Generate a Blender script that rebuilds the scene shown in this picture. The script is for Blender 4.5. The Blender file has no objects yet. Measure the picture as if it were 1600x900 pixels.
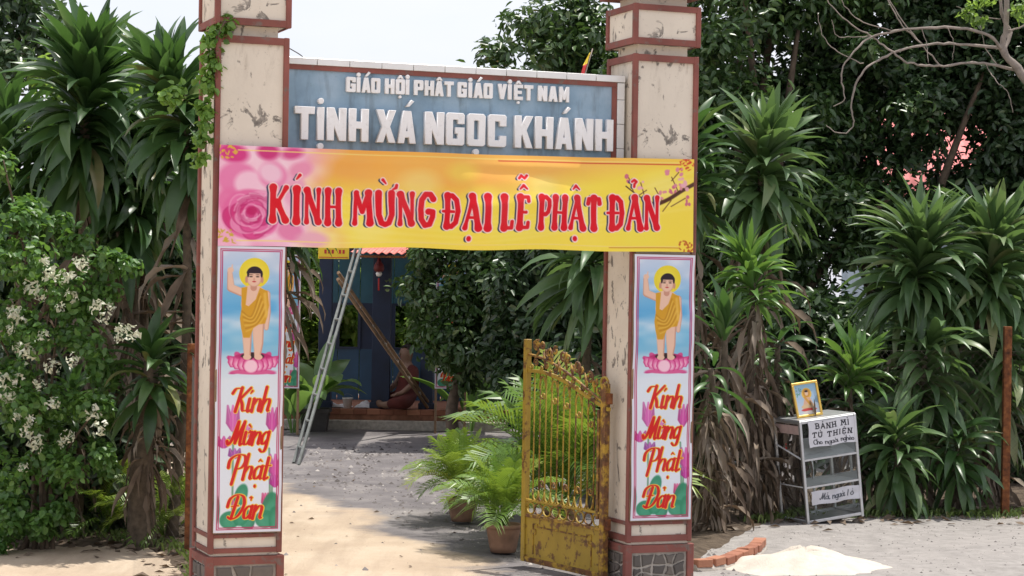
import bpy, bmesh, math, random
import numpy as np
from mathutils import Vector, Matrix
R = math.radians
scene = bpy.context.scene
col = scene.collection
random.seed(7)

# ------------------------------------------------------------------ camera
CAMZ, F, ROLL = 1.88, 3200.0, R(0.9)
cam_d = bpy.data.cameras.new('camera')
cam_d.sensor_width = 36.0
cam_d.lens = 36.0 * F / 1600.0
cam_d.clip_start, cam_d.clip_end = 0.1, 2000
cam = bpy.data.objects.new('camera', cam_d)
cam.location = (0, 0, CAMZ)
cam.rotation_euler = (R(90), -ROLL, 0)
col.objects.link(cam)
scene.camera = cam
scene.render.resolution_x, scene.render.resolution_y = 1024, 576

# ------------------------------------------------------------------ light
SUN_EL = R(74)
sun_h = Vector((0.86, 0.51, 0)).normalized()          # horizontal direction towards the sun
to_sun = Vector((sun_h.x * math.cos(SUN_EL), sun_h.y * math.cos(SUN_EL), math.sin(SUN_EL)))
world = bpy.data.worlds.new('World')
scene.world = world
world.use_nodes = True
wn, wl = world.node_tree.nodes, world.node_tree.links
wn.clear()
w_out = wn.new('ShaderNodeOutputWorld')
w_bg = wn.new('ShaderNodeBackground')
w_sky = wn.new('ShaderNodeTexSky')
w_sky.sky_type = 'NISHITA'
w_sky.sun_disc = False
w_sky.sun_elevation = SUN_EL
w_sky.sun_rotation = math.atan2(sun_h.x, sun_h.y)
w_sky.air_density, w_sky.dust_density, w_sky.ozone_density = 1.0, 3.0, 1.0
w_tc = wn.new('ShaderNodeTexCoord')
w_map = wn.new('ShaderNodeMapping')
w_map.inputs['Scale'].default_value = (1, 1, 2.4)
w_noise = wn.new('ShaderNodeTexNoise')
w_noise.inputs['Scale'].default_value = 3.2
w_noise.inputs['Detail'].default_value = 7
w_noise.inputs['Roughness'].default_value = 0.55
w_ramp = wn.new('ShaderNodeValToRGB')
w_ramp.color_ramp.elements[0].position, w_ramp.color_ramp.elements[0].color = 0.34, (0.68,) * 3 + (1,)
w_ramp.color_ramp.elements[1].position, w_ramp.color_ramp.elements[1].color = 0.66, (0.97,) * 3 + (1,)
w_mix = wn.new('ShaderNodeMix')
w_mix.data_type = 'RGBA'
w_mix.inputs[7].default_value = (4.7, 4.7, 5.1, 1)      # thin bright cloud
wl.new(w_tc.outputs['Generated'], w_map.inputs['Vector'])
wl.new(w_map.outputs['Vector'], w_noise.inputs['Vector'])
wl.new(w_noise.outputs['Fac'], w_ramp.inputs['Fac'])
wl.new(w_ramp.outputs['Color'], w_mix.inputs[0])
wl.new(w_sky.outputs['Color'], w_mix.inputs[6])
wl.new(w_mix.outputs[2], w_bg.inputs['Color'])
w_bg.inputs['Strength'].default_value = 0.125
wl.new(w_bg.outputs['Background'], w_out.inputs['Surface'])
sun_d = bpy.data.lights.new('sun', 'SUN')
sun_d.energy = 3.0
sun_d.angle = R(0.6)
sun_d.color = (1.0, 0.955, 0.88)
sun = bpy.data.objects.new('sun', sun_d)
sun.rotation_euler = to_sun.to_track_quat('Z', 'Y').to_euler()
sun.location = (0, 0, 30)
col.objects.link(sun)
vs = scene.view_settings
vs.view_transform, vs.look, vs.gamma = 'Standard', 'None', 1.0
vs.use_curve_mapping = False
vs.exposure = 0.80

# ------------------------------------------------------------------ pixel geometry
def unroll(px, py):
    x, y = px - 800.0, py - 450.0
    c, s = math.cos(ROLL), math.sin(ROLL)
    return (x * c + y * s) / F, (-x * s + y * c) / F
def P(px, py, Y):
    a, b = unroll(px, py)
    return Vector((a * Y, Y, CAMZ - b * Y))
def ground_at(px, py):
    a, b = unroll(px, py)
    Y = CAMZ / b
    return Vector((a * Y, Y, 0))
def plane_hit(px, py, A, th):
    """ray against the upright plane through A running along (cos th, sin th): (s, z)"""
    a, b = unroll(px, py)
    ux, uy = math.cos(th), math.sin(th)
    # A + s*u = (a*Y, Y)
    # A.x + s*ux = a*(A.y + s*uy)
    s = (a * A[1] - A[0]) / (ux - a * uy)
    Y = A[1] + s * uy
    return s, CAMZ - b * Y
TH = R(21.7)                                     # the gate stands turned away to the right
GA = (-1.542, 11.98)
UX, UY = math.cos(TH), math.sin(TH)
def G(px, py, off=0.0):
    return plane_hit(px, py, (GA[0] - UY * off, GA[1] + UX * off), TH)
def gate_pt(s, off, z):
    return Vector((GA[0] + UX * s - UY * off, GA[1] + UY * s + UX * off, z))

# ------------------------------------------------------------------ object helpers
def obj(name, mesh, mat=None, parent=None, loc=None, rot=None, scale=None):
    if isinstance(mesh, bmesh.types.BMesh):
        me = bpy.data.meshes.new(name)
        mesh.to_mesh(me)
        mesh.free()
        mesh = me
    o = bpy.data.objects.new(name, mesh)
    if mat is not None and len(mesh.materials) == 0:
        mesh.materials.append(mat)
    col.objects.link(o)
    if parent is not None:
        o.parent = parent
    if loc is not None: o.location = loc
    if rot is not None: o.rotation_euler = rot
    if scale is not None: o.scale = scale if hasattr(scale, '__len__') else (scale,) * 3
    return o
def tag(o, label, cat, group=None):
    o['label'] = label
    o['category'] = cat
    if group: o['group'] = group
    return o
def thing(name, label, cat, loc=(0, 0, 0), rz=0.0, group=None):
    o = bpy.data.objects.new(name, None)
    o.empty_display_size = 0.1
    col.objects.link(o)
    o.location = loc
    o.rotation_euler = (0, 0, rz)
    return tag(o, label, cat, group)
def np_mesh(name, verts, faces, smooth=False):
    """verts Nx3, faces MxK (all faces with K corners)"""
    verts = np.asarray(verts, dtype=np.float32)
    faces = np.asarray(faces, dtype=np.int32)
    me = bpy.data.meshes.new(name)
    me.vertices.add(len(verts))
    me.vertices.foreach_set('co', verts.ravel())
    k = faces.shape[1]
    me.loops.add(faces.size)
    me.loops.foreach_set('vertex_index', faces.ravel())
    me.polygons.add(len(faces))
    me.polygons.foreach_set('loop_start', np.arange(0, faces.size, k, dtype=np.int32))
    try: me.polygons.foreach_set('loop_total', np.full(len(faces), k, dtype=np.int32))
    except Exception: pass
    me.update(calc_edges=True)
    me.validate()
    if smooth:
        me.polygons.foreach_set('use_smooth', np.ones(len(me.polygons), dtype=bool))
    return me
def box(bm, x0, x1, y0, y1, z0, z1, bev=0.0):
    r = bmesh.ops.create_cube(bm, size=1.0)
    vs_ = r['verts']
    for v in vs_:
        v.co = Vector((x0 + (v.co.x + .5) * (x1 - x0), y0 + (v.co.y + .5) * (y1 - y0), z0 + (v.co.z + .5) * (z1 - z0)))
    if bev > 0:
        es = list({e for v in vs_ for e in v.link_edges})
        bmesh.ops.bevel(bm, geom=es, offset=bev, segments=1, affect='EDGES')
    return vs_
def box_obj(name, dims, mat, parent=None, bev=0.0, **kw):
    bm = bmesh.new()
    box(bm, *dims, bev)
    return obj(name, bm, mat, parent, **kw)
def tube(bm, pts, rad, n=6, caps=True, flat=None):
    """swept tube; rad a number or a list; flat=(ry) squash along the local second axis"""
    pts = [Vector(p) for p in pts]
    if not hasattr(rad, '__len__'): rad = [rad] * len(pts)
    rings = []
    ref = None
    for i, p in enumerate(pts):
        a = pts[max(0, i - 1)]
        b = pts[min(len(pts) - 1, i + 1)]
        t = (b - a)
        if t.length < 1e-9: t = Vector((0, 0, 1))
        t.normalize()
        if ref is None:
            ref = Vector((0, 0, 1)) if abs(t.z) < .9 else Vector((1, 0, 0))
        s = t.cross(ref)
        if s.length < 1e-6: s = t.orthogonal()
        s.normalize()
        q = s.cross(t)
        ref = q
        ring = []
        for k in range(n):
            an = 2 * math.pi * (k + .5) / n
            ring.append(bm.verts.new(p + s * (math.cos(an) * rad[i]) + q * (math.sin(an) * rad[i] * (flat or 1))))
        rings.append(ring)
    for i in range(len(rings) - 1):
        for k in range(n):
            f = bm.faces.new((rings[i][k], rings[i][(k + 1) % n], rings[i + 1][(k + 1) % n], rings[i + 1][k]))
            f.smooth = n > 4
    if caps:
        bm.faces.new(rings[0][::-1])
        bm.faces.new(rings[-1])
def smooth_path(pts, sub=6):
    pts = [Vector(p) for p in pts]
    out = []
    for i in range(len(pts) - 1):
        p0, p1, p2, p3 = pts[max(0, i - 1)], pts[i], pts[i + 1], pts[min(len(pts) - 1, i + 2)]
        for k in range(sub):
            t = k / sub
            out.append(.5 * ((2 * p1) + (p2 - p0) * t + (2 * p0 - 5 * p1 + 4 * p2 - p3) * t * t + (3 * p1 - p0 - 3 * p2 + p3) * t ** 3))
    out.append(pts[-1])
    return out
def lathe(bm, prof, n=24, closed_top=False):
    rings = []
    for r, z in prof:
        rings.append([bm.verts.new((r * math.cos(2 * math.pi * k / n), r * math.sin(2 * math.pi * k / n), z)) for k in range(n)])
    for i in range(len(rings) - 1):
        for k in range(n):
            f = bm.faces.new((rings[i][k], rings[i][(k + 1) % n], rings[i + 1][(k + 1) % n], rings[i + 1][k]))
            f.smooth = True
    bm.faces.new(rings[0][::-1])
    bm.faces.new(rings[-1])

# ------------------------------------------------------------------ materials
def lin(c):
    return tuple(((v / 255.) / 12.92 if v / 255. <= .04045 else ((v / 255. + .055) / 1.055) ** 2.4) for v in c)
class Mat:
    def __init__(s, name):
        s.m = bpy.data.materials.new(name)
        s.m.use_nodes = True
        s.n, s.l = s.m.node_tree.nodes, s.m.node_tree.links
        s.b = s.n['Principled BSDF']
        s.out = s.n['Material Output']
        s._tc = None
    def tc(s, kind='Object'):
        if s._tc is None: s._tc = s.n.new('ShaderNodeTexCoord')
        return s._tc.outputs[kind]
    def noise(s, scale, detail=5, rough=.55, vec=None, dist=0.0, stretch=None):
        t = s.n.new('ShaderNodeTexNoise')
        t.inputs['Scale'].default_value = scale
        t.inputs['Detail'].default_value = detail
        t.inputs['Roughness'].default_value = rough
        t.inputs['Distortion'].default_value = dist
        v = vec if vec is not None else s.tc()
        if stretch:
            mp = s.n.new('ShaderNodeMapping')
            mp.inputs['Scale'].default_value = stretch
            s.l.new(v, mp.inputs['Vector'])
            v = mp.outputs['Vector']
        s.l.new(v, t.inputs['Vector'])
        return t.outputs['Fac']
    def ramp(s, fac, stops):
        r = s.n.new('ShaderNodeValToRGB')
        e = r.color_ramp.elements
        while len(e) < len(stops): e.new(0.5)
        for i, (p, c) in enumerate(stops):
            e[i].position = p
            e[i].color = (tuple(c) if hasattr(c, '__len__') else (c,) * 3) + (1,)
        s.l.new(fac, r.inputs['Fac'])
        return r.outputs['Color']
    def mix(s, fac, a, b, blend='MIX'):
        m = s.n.new('ShaderNodeMix')
        m.data_type = 'RGBA'
        m.blend_type = blend
        for sock, v in ((m.inputs[0], fac), (m.inputs[6], a), (m.inputs[7], b)):
            if hasattr(v, 'is_linked') or isinstance(v, bpy.types.NodeSocket): s.l.new(v, sock)
            elif hasattr(v, '__len__'): sock.default_value = tuple(v) + (1,)
            else: sock.default_value = v
        return m.outputs[2]
    def base(s, v):
        if isinstance(v, bpy.types.NodeSocket): s.l.new(v, s.b.inputs['Base Color'])
        else: s.b.inputs['Base Color'].default_value = tuple(v) + (1,)
        return s
    def set(s, rough=.6, metal=0, spec=.5):
        s.b.inputs['Roughness'].default_value = rough
        s.b.inputs['Metallic'].default_value = metal
        s.b.inputs['Specular IOR Level'].default_value = spec
        return s
    def bump(s, h, strength=.3, dist=.01):
        b = s.n.new('ShaderNodeBump')
        b.inputs['Strength'].default_value = strength
        b.inputs['Distance'].default_value = dist
        s.l.new(h, b.inputs['Height'])
        s.l.new(b.outputs['Normal'], s.b.inputs['Normal'])
        return s
    def rnd(s):
        return s.n.new('ShaderNodeObjectInfo').outputs['Random']
    def island(s):
        return s.n.new('ShaderNodeNewGeometry').outputs['Random Per Island']
    def translucent(s, colr, fac):
        t = s.n.new('ShaderNodeBsdfTranslucent')
        if isinstance(colr, bpy.types.NodeSocket): s.l.new(colr, t.inputs['Color'])
        else: t.inputs['Color'].default_value = tuple(colr) + (1,)
        mx = s.n.new('ShaderNodeMixShader')
        mx.inputs[0].default_value = fac
        s.l.new(s.b.outputs[0], mx.inputs[1])
        s.l.new(t.outputs[0], mx.inputs[2])
        s.l.new(mx.outputs[0], s.out.inputs['Surface'])
        return s
def simple(name, c, rough=.6, var=.25, scale=6, metal=0, bump=0.0, spec=.5):
    m = Mat(name)
    d = tuple(v * (1 - var) for v in c)
    h = tuple(min(1, v * (1 + var)) for v in c)
    nz = m.noise(scale, 6)
    m.base(m.ramp(nz, [(.3, d), (.7, h)])).set(rough, metal, spec)
    if bump: m.bump(m.noise(scale * 6, 5), bump, .004)
    return m.m

# cream plaster with grey peeling patches and streaks
def plaster(name, c, patch=.60):
    m = Mat(name)
    big = m.noise(2.2, 5)
    basec = m.ramp(big, [(.3, tuple(v * .86 for v in c)), (.7, c)])
    pz = m.noise(8.5, 8, .66, dist=.7, stretch=(1, 1, .75))
    peel = m.ramp(pz, [(patch, 0.0), (patch + .035, 1.0)])
    inner = m.ramp(m.noise(30, 4), [(.3, (.14, .125, .11)), (.75, (.40, .36, .31))])
    c1 = m.mix(peel, basec, inner)
    st = m.ramp(m.noise(9, 6, stretch=(1, 1, .12)), [(.62, 0.0), (.85, .35)])
    c2 = m.mix(st, c1, (.25, .22, .18), 'MULTIPLY')
    wz = m.ramp(m.noise(1.7, 8, .65, dist=.8), [(.46, 0.), (.76, .40)])
    c2 = m.mix(wz, c2, (.62, .55, .46), 'MULTIPLY')
    gs = m.n.new('ShaderNodeSeparateXYZ'); m.l.new(m.tc('Generated'), gs.inputs[0])
    topm = m.ramp(gs.outputs['Z'], [(.90, 0.), (1.0, 1.)])
    sk = m.ramp(m.noise(9, 8, .7, dist=.5, stretch=(1, 1, .22)), [(.50, 0.), (.66, .8)])
    c2 = m.mix(m.mix(1.0, topm, sk, 'MULTIPLY'), c2, (.34, .29, .25), 'MULTIPLY')
    fz = m.ramp(m.noise(26, 6, .7), [(.60, 0.), (.70, .5)])
    c2 = m.mix(fz, c2, (.30, .25, .20))
    m.base(c2).set(.85, spec=.25)
    hh = m.n.new('ShaderNodeMath'); hh.operation = 'SUBTRACT'
    hn = m.noise(60, 4)
    m.l.new(hn, hh.inputs[0]); m.l.new(peel, hh.inputs[1])
    return m.bump(hh.outputs[0], .35, .004).m
M = {}
M['cream'] = plaster('cream_plaster', (.745, .672, .565), .575)
M['side_cream'] = plaster('pale_plaster', (.66, .60, .50), .58)
m = Mat('red_trim')
m.base(m.mix(m.ramp(m.noise(14, 7, .65), [(.56, 0.), (.66, .85)]), m.ramp(m.noise(4), [(.3, (.17, .062, .050)), (.7, (.28, .098, .078))]), (.17, .13, .11))).set(.75, spec=.3).bump(m.noise(50), .25, .004)
M['red_trim'] = m.m
m = Mat('blue_board')
b0 = m.ramp(m.noise(2.6, 7, .6), [(.28, (.17, .26, .35)), (.48, (.25, .365, .47)), (.72, (.38, .49, .59))])
b1 = m.mix(m.ramp(m.noise(10, 7, .6, stretch=(1, 1, .2)), [(.52, 0.), (.72, .75)]), b0, (.09, .11, .12))
gz = m.noise(5, 7, .7)
b2 = m.mix(m.ramp(gz, [(.60, 0.), (.72, .7)]), b1, (.10, .16, .07))
m.base(b2).set(.8, spec=.3).bump(m.noise(40), .2, .003)
M['blue_board'] = m.m
m = Mat('letter_white')
m.base(m.mix(m.ramp(m.noise(30, 7, .7, vec=m.n.new('ShaderNodeNewGeometry').outputs['Position']), [(.55, 0.), (.75, .6)]), m.mix(m.ramp(m.noise(9, 6, .6, vec=m.n.new('ShaderNodeNewGeometry').outputs['Position'], stretch=(1, 1, .2)), [(.45, 0.), (.75, .5)]), (.84, .84, .84), (.66, .65, .63)), (.55, .53, .50))).set(.6)
M['letter_white'] = m.m
M['tile_white'] = simple('tile_white', (.74, .75, .74), .25, .08, 5)
M['dirt_joint'] = simple('dirt_joint', (.16, .15, .14), .9, .3, 20)
M['stone_dark'] = None
m = Mat('facing_stone')
m.base(m.mix(m.noise(18, 6), m.ramp(m.rnd(), [(0., (.06, .05, .045)), (.5, (.14, .115, .095)), (1., (.25, .20, .16))]), (.11, .10, .09))).set(.8).bump(m.noise(26, 6), .6, .01)
M['stone'] = m.m
M['mortar'] = simple('mortar', (.42, .38, .33), .9, .25, 20, bump=.3)
m = Mat('rusty_steel')
m.base(m.ramp(m.noise(22, 8, .65), [(.3, (.045, .018, .010)), (.5, (.16, .055, .02)), (.72, (.30, .12, .04))])).set(.85, spec=.3).bump(m.noise(70), .4, .003)
M['rust'] = m.m
m = Mat('yellow_gate_paint')
yp = m.ramp(m.noise(5, 5), [(.3, (.30, .20, .022)), (.7, (.43, .29, .035))])
rz_ = m.noise(11, 8, .68)
rm = m.ramp(rz_, [(.53, 0.), (.60, .95)])
m.base(m.mix(rm, yp, m.ramp(m.noise(30, 5), [(.3, (.05, .02, .012)), (.7, (.20, .08, .03))]))).set(.5).bump(m.noise(45, 5), .25, .003)
M['gate_yellow'] = m.m
m = Mat('yellow_gate_rusty')
m.base(m.mix(m.ramp(m.noise(14, 8, .68), [(.40, 0.), (.52, .95)]), (.44, .27, .03), m.ramp(m.noise(30, 5), [(.3, (.05, .02, .012)), (.7, (.19, .075, .03))]))).set(.6).bump(m.noise(45, 5), .3, .003)
M['gate_rusty'] = m.m
M['aluminium'] = simple('aluminium', (.52, .53, .54), .38, .12, 12, metal=.75)
M['old_alu'] = simple('old_aluminium', (.17, .18, .17), .55, .3, 12, metal=.3)
m = Mat('glass')
m.base((.9, .95, .95)).set(.03)
gl = m.n.new('ShaderNodeBsdfGlossy'); gl.inputs['Roughness'].default_value = .04
tr = m.n.new('ShaderNodeBsdfTransparent'); tr.inputs['Color'].default_value = (.88, .92, .91, 1)
fr = m.n.new('ShaderNodeFresnel'); fr.inputs['IOR'].default_value = 1.28
fa = m.n.new('ShaderNodeMath'); fa.operation = 'ADD'; fa.inputs[1].default_value = .0
m.l.new(fr.outputs[0], fa.inputs[0])
mxs = m.n.new('ShaderNodeMixShader')
m.l.new(fa.outputs[0], mxs.inputs[0]); m.l.new(tr.outputs[0], mxs.inputs[1]); m.l.new(gl.outputs[0], mxs.inputs[2])
df = m.n.new('ShaderNodeBsdfDiffuse'); df.inputs['Color'].default_value = (.75, .76, .77, 1)
mx2 = m.n.new('ShaderNodeMixShader')
m.l.new(m.ramp(m.noise(9, 6, .7), [(.35, .008), (.75, .04)]), mx2.inputs[0])
m.l.new(mxs.outputs[0], mx2.inputs[1]); m.l.new(df.outputs[0], mx2.inputs[2])
m.l.new(mx2.outputs[0], m.out.inputs['Surface'])
M['glass'] = m.m
M['wood'] = simple('old_wood', (.24, .155, .09), .8, .35, 9, bump=.3)
M['paper'] = simple('paper', (.78, .78, .78), .8, .05, 8)
M['gold_frame'] = simple('gold_frame', (.62, .40, .08), .4, .2, 20, metal=.3)
M['terracotta'] = simple('terracotta_pot', (.27, .155, .10), .8, .3, 9, bump=.3)
M['black_plastic'] = simple('dark_planter', (.05, .045, .045), .6, .3, 8)
M['blue_glaze'] = simple('blue_glazed_pot', (.012, .018, .075), .15, .4, 6)
m = Mat('brick')
m.base(m.ramp(m.rnd(), [(0., (.26, .10, .06)), (1., (.38, .17, .10))])).set(.9).bump(m.noise(60, 5), .5, .005)
M['brick'] = m.m
M['blue_paint'] = simple('blue_paint', (.018, .062, .12), .5, .25, 3)
M['dark_blue'] = simple('dark_blue_paint', (.008, .02, .055), .5, .3, 3)
M['blue_sheet'] = simple('blue_sheet', (.022, .11, .165), .5, .2, 3)
M['red_sheet'] = simple('red_sheet', (.55, .13, .10), .55, .2, 5)
M['pink_roof'] = simple('faded_red_roof', (.62, .20, .19), .7, .2, 4)
M['yellow_sign'] = simple('yellow_sign', (.82, .60, .04), .5, .06, 5)
M['red_paint'] = simple('red_paint', (.50, .03, .03), .5, .2, 8)
M['white_cloth'] = simple('white_cloth', (.68, .68, .70), .9, .1, 8)
M['house_wall'] = simple('pale_house_wall', (.42, .50, .58), .85, .2, 2)
M['bark'] = simple('bark', (.115, .085, .06), .95, .4, 14, bump=.7)
M['pale_bark'] = simple('pale_bark', (.25, .21, .18), .9, .3, 14, bump=.5)
M['trunk_dark'] = simple('dracaena_stem', (.10, .078, .055), .95, .4, 22, bump=.7)
M['soil'] = simple('soil', (.07, .052, .038), .95, .4, 18, bump=.6)
M['pebble'] = None

def leafmat(name, stops, tcol, tf, rough=.38, per='obj', spec=.5, tip=False):
    m = Mat(name)
    f = m.rnd() if per == 'obj' else m.island()
    c = m.ramp(f, stops)
    c = m.mix(m.ramp(m.noise(4, 5), [(.38, .0), (.72, .6)]), c, tuple(v * 1.5 + .004 for v in stops[1 if len(stops) > 2 else -1][1]))
    if tip:
        ln = m.n.new('ShaderNodeVectorMath'); ln.operation = 'LENGTH'
        m.l.new(m.tc('Object'), ln.inputs[0])
        ad = m.n.new('ShaderNodeMath'); ad.operation = 'MULTIPLY_ADD'
        m.l.new(m.noise(2.2, 5, .7, vec=m.n.new('ShaderNodeNewGeometry').outputs['Position']), ad.inputs[0]); ad.inputs[1].default_value = .55
        m.l.new(ln.outputs['Value'], ad.inputs[2])
        sub = m.n.new('ShaderNodeMath'); sub.operation = 'SUBTRACT'; sub.inputs[1].default_value = .5
        m.l.new(ad.outputs[0], sub.inputs[0])
        c = m.mix(m.ramp(sub.outputs[0], [(.78, 0.), (.88, .8)]), c, (.30, .245, .13))
    m.base(c).set(rough, spec=spec)
    return m.translucent(tcol, tf).m
M['drac'] = leafmat('dracaena_leaf', [(0., (.019, .046, .016)), (.5, (.040, .090, .028)), (.86, (.088, .160, .052)), (.95, (.11, .18, .06)), (.98, (.24, .22, .08)), (1., (.20, .15, .08))], (.13, .28, .05), .20, .36, tip=True)
M['drac_pale'] = leafmat('pale_dracaena_leaf', [(0., (.035, .075, .028)), (.5, (.065, .125, .045)), (.85, (.115, .185, .075)), (.95, (.19, .23, .11)), (1., (.28, .25, .12))], (.20, .34, .08), .24, .40, tip=True)
M['drac_fresh'] = leafmat('fresh_dracaena_leaf', [(0., (.042, .10, .026)), (.9, (.085, .18, .04)), (1., (.19, .21, .06))], (.22, .40, .06), .26, .34, tip=True)
M['dead'] = leafmat('dead_leaf', [(0., (.085, .06, .045)), (.5, (.175, .135, .10)), (1., (.34, .29, .235))], (.22, .14, .08), .12, .85, spec=.2)
M['palm'] = leafmat('palm_leaf', [(0., (.05, .12, .02)), (.6, (.115, .215, .03)), (1., (.29, .30, .05))], (.34, .48, .05), .28, .40)
M['wire'] = simple('dull_wire', (.07, .055, .045), .8, .3, 10)
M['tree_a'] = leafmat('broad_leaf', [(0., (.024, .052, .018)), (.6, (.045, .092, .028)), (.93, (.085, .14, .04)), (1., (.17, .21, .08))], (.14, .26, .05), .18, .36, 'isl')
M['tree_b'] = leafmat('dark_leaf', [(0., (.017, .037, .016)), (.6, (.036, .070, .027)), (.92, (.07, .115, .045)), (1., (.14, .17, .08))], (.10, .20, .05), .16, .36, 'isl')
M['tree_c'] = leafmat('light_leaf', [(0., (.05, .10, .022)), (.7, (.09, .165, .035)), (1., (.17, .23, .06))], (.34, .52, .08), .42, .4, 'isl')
M['boug'] = leafmat('bougainvillea_leaf', [(0., (.035, .085, .022)), (.6, (.065, .15, .035)), (1., (.12, .22, .05))], (.22, .42, .06), .28, .42, 'isl')
M['vine'] = leafmat('vine_leaf', [(0., (.06, .14, .025)), (1., (.15, .28, .05))], (.3, .5, .07), .3, .45, 'isl')
M['petal'] = leafmat('white_bract', [(0., (.38, .44, .28)), (.5, (.56, .58, .44)), (1., (.72, .72, .62))], (.6, .62, .5), .25, .7, 'isl')
M['arum'] = leafmat('paddle_leaf', [(0., (.06, .13, .04)), (1., (.11, .20, .06))], (.25, .42, .08), .28, .4)
M['grass'] = leafmat('weeds', [(0., (.05, .10, .02)), (1., (.14, .19, .05))], (.2, .3, .05), .2, .6, 'isl')
# ------------------------------------------------------------------ printed cloth: colours worked out on a fine grid of mesh points
def catmull(pts, sub=8):
    pts = [np.array(p, float) for p in pts]
    if len(pts) < 3: return pts
    out = []
    for i in range(len(pts) - 1):
        p0, p1, p2, p3 = pts[max(0, i - 1)], pts[i], pts[i + 1], pts[min(len(pts) - 1, i + 2)]
        for k in range(sub):
            t = k / sub
            out.append(.5 * ((2 * p1) + (p2 - p0) * t + (2 * p0 - 5 * p1 + 4 * p2 - p3) * t * t + (3 * p1 - p0 - 3 * p2 + p3) * t ** 3))
    out.append(pts[-1])
    return out
def vnoise(X, Y, seed=0):
    r = np.random.RandomState(seed)
    g = r.rand(64, 64)
    x0, y0 = np.floor(X).astype(int), np.floor(Y).astype(int)
    fx, fy = X - x0, Y - y0
    fx, fy = fx * fx * (3 - 2 * fx), fy * fy * (3 - 2 * fy)
    a = g[x0 % 64, y0 % 64]; b = g[(x0 + 1) % 64, y0 % 64]; c = g[x0 % 64, (y0 + 1) % 64]; d = g[(x0 + 1) % 64, (y0 + 1) % 64]
    return (a * (1 - fx) + b * fx) * (1 - fy) + (c * (1 - fx) + d * fx) * fy
class Canvas:
    def __init__(s, w, h, nx, ny):
        s.w, s.h, s.nx, s.ny = w, h, nx, ny
        s.X, s.Y = np.meshgrid(np.linspace(0, w, nx), np.linspace(0, h, ny))
        s.px = w / (nx - 1)
        s.c = np.zeros((ny, nx, 3))
    def paint(s, d, colr, alpha=1.0, soft=None):
        a = np.clip(.5 - d / (soft or s.px * 1.1), 0, 1)[..., None] * alpha
        if not isinstance(colr, np.ndarray) or colr.ndim == 1: colr = np.array(colr, float)[None, None, :]
        s.c = s.c * (1 - a) + colr * a
    def circle(s, x, y, r): return np.hypot(s.X - x, s.Y - y) - r
    def ell(s, x, y, rx, ry, ang=0.0):
        c, n = math.cos(ang), math.sin(ang)
        dx, dy = s.X - x, s.Y - y
        u, v = (dx * c + dy * n) / rx, (-dx * n + dy * c) / ry
        return (np.hypot(u, v) - 1) * min(rx, ry)
    def rect(s, x0, y0, x1, y1):
        return np.maximum(np.maximum(x0 - s.X, s.X - x1), np.maximum(y0 - s.Y, s.Y - y1))
    def seg(s, a, b, ra, rb):
        ax, ay = a; bx, by = b
        dx, dy = bx - ax, by - ay
        L = dx * dx + dy * dy + 1e-9
        t = np.clip(((s.X - ax) * dx + (s.Y - ay) * dy) / L, 0, 1)
        return np.hypot(s.X - ax - t * dx, s.Y - ay - t * dy) - (ra + (rb - ra) * t)
    def line(s, pts, rad):
        if not hasattr(rad, '__len__'): rad = [rad] * len(pts)
        d = np.full(s.X.shape, 1e3)
        for i in range(len(pts) - 1):
            d = np.minimum(d, s.seg(pts[i], pts[i + 1], rad[i], rad[i + 1]))
        return d
    def poly(s, pts):
        """signed distance to a closed polygon"""
        n = len(pts)
        d = np.full(s.X.shape, 1e9)
        sgn = np.ones(s.X.shape)
        for i in range(n):
            ax, ay = pts[i]; bx, by = pts[i - 1]
            ex, ey = bx - ax, by - ay
            wx, wy = s.X - ax, s.Y - ay
            t = np.clip((wx * ex + wy * ey) / (ex * ex + ey * ey + 1e-12), 0, 1)
            d = np.minimum(d, (wx - ex * t) ** 2 + (wy - ey * t) ** 2)
            c1, c2, c3 = s.Y >= ay, s.Y < by, ex * wy > ey * wx
            flip = (c1 & c2 & c3) | (~c1 & ~c2 & ~c3)
            sgn = np.where(flip, -sgn, sgn)
        return sgn * np.sqrt(d)
    def mesh(s, name, fn):
        """fn(u, v) -> arrays x, y, z with u, v in 0..1"""
        u, v = s.X / s.w, s.Y / s.h
        x, y, z = fn(u, v)
        verts = np.stack([x, y, z], -1).reshape(-1, 3)
        i = np.arange(s.ny - 1)[:, None] * s.nx + np.arange(s.nx - 1)[None, :]
        faces = np.stack([i, i + s.nx, i + s.nx + 1, i + 1], -1).reshape(-1, 4)
        me = np_mesh(name, verts, faces, True)
        c = np.clip(s.c, 0, 255) / 255.
        c = np.where(c <= .04045, c / 12.92, ((c + .055) / 1.055) ** 2.4)
        at = me.color_attributes.new('print', 'FLOAT_COLOR', 'POINT')
        at.data.foreach_set('color', np.concatenate([c, np.ones(c.shape[:2] + (1,))], -1).astype(np.float32).ravel())
        return me
def print_mat(name, rough=.5, gain=.82, tl=0.0):
    m = Mat(name)
    a = m.n.new('ShaderNodeAttribute'); a.attribute_name = 'print'
    c = m.mix(1.0, a.outputs['Color'], (gain,) * 3, 'MULTIPLY')
    nz = m.noise(3, 4)
    c = m.mix(m.ramp(nz, [(.45, 0.), (.8, .07)]), c, (.45, .42, .38))
    m.base(c).set(rough, spec=.18)
    if tl: m.translucent(c, tl)
    return m.m
M['print'] = print_mat('printed_vinyl', .6, .90, 0.0)
M['print_card'] = print_mat('printed_card', .6, .85)

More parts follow.
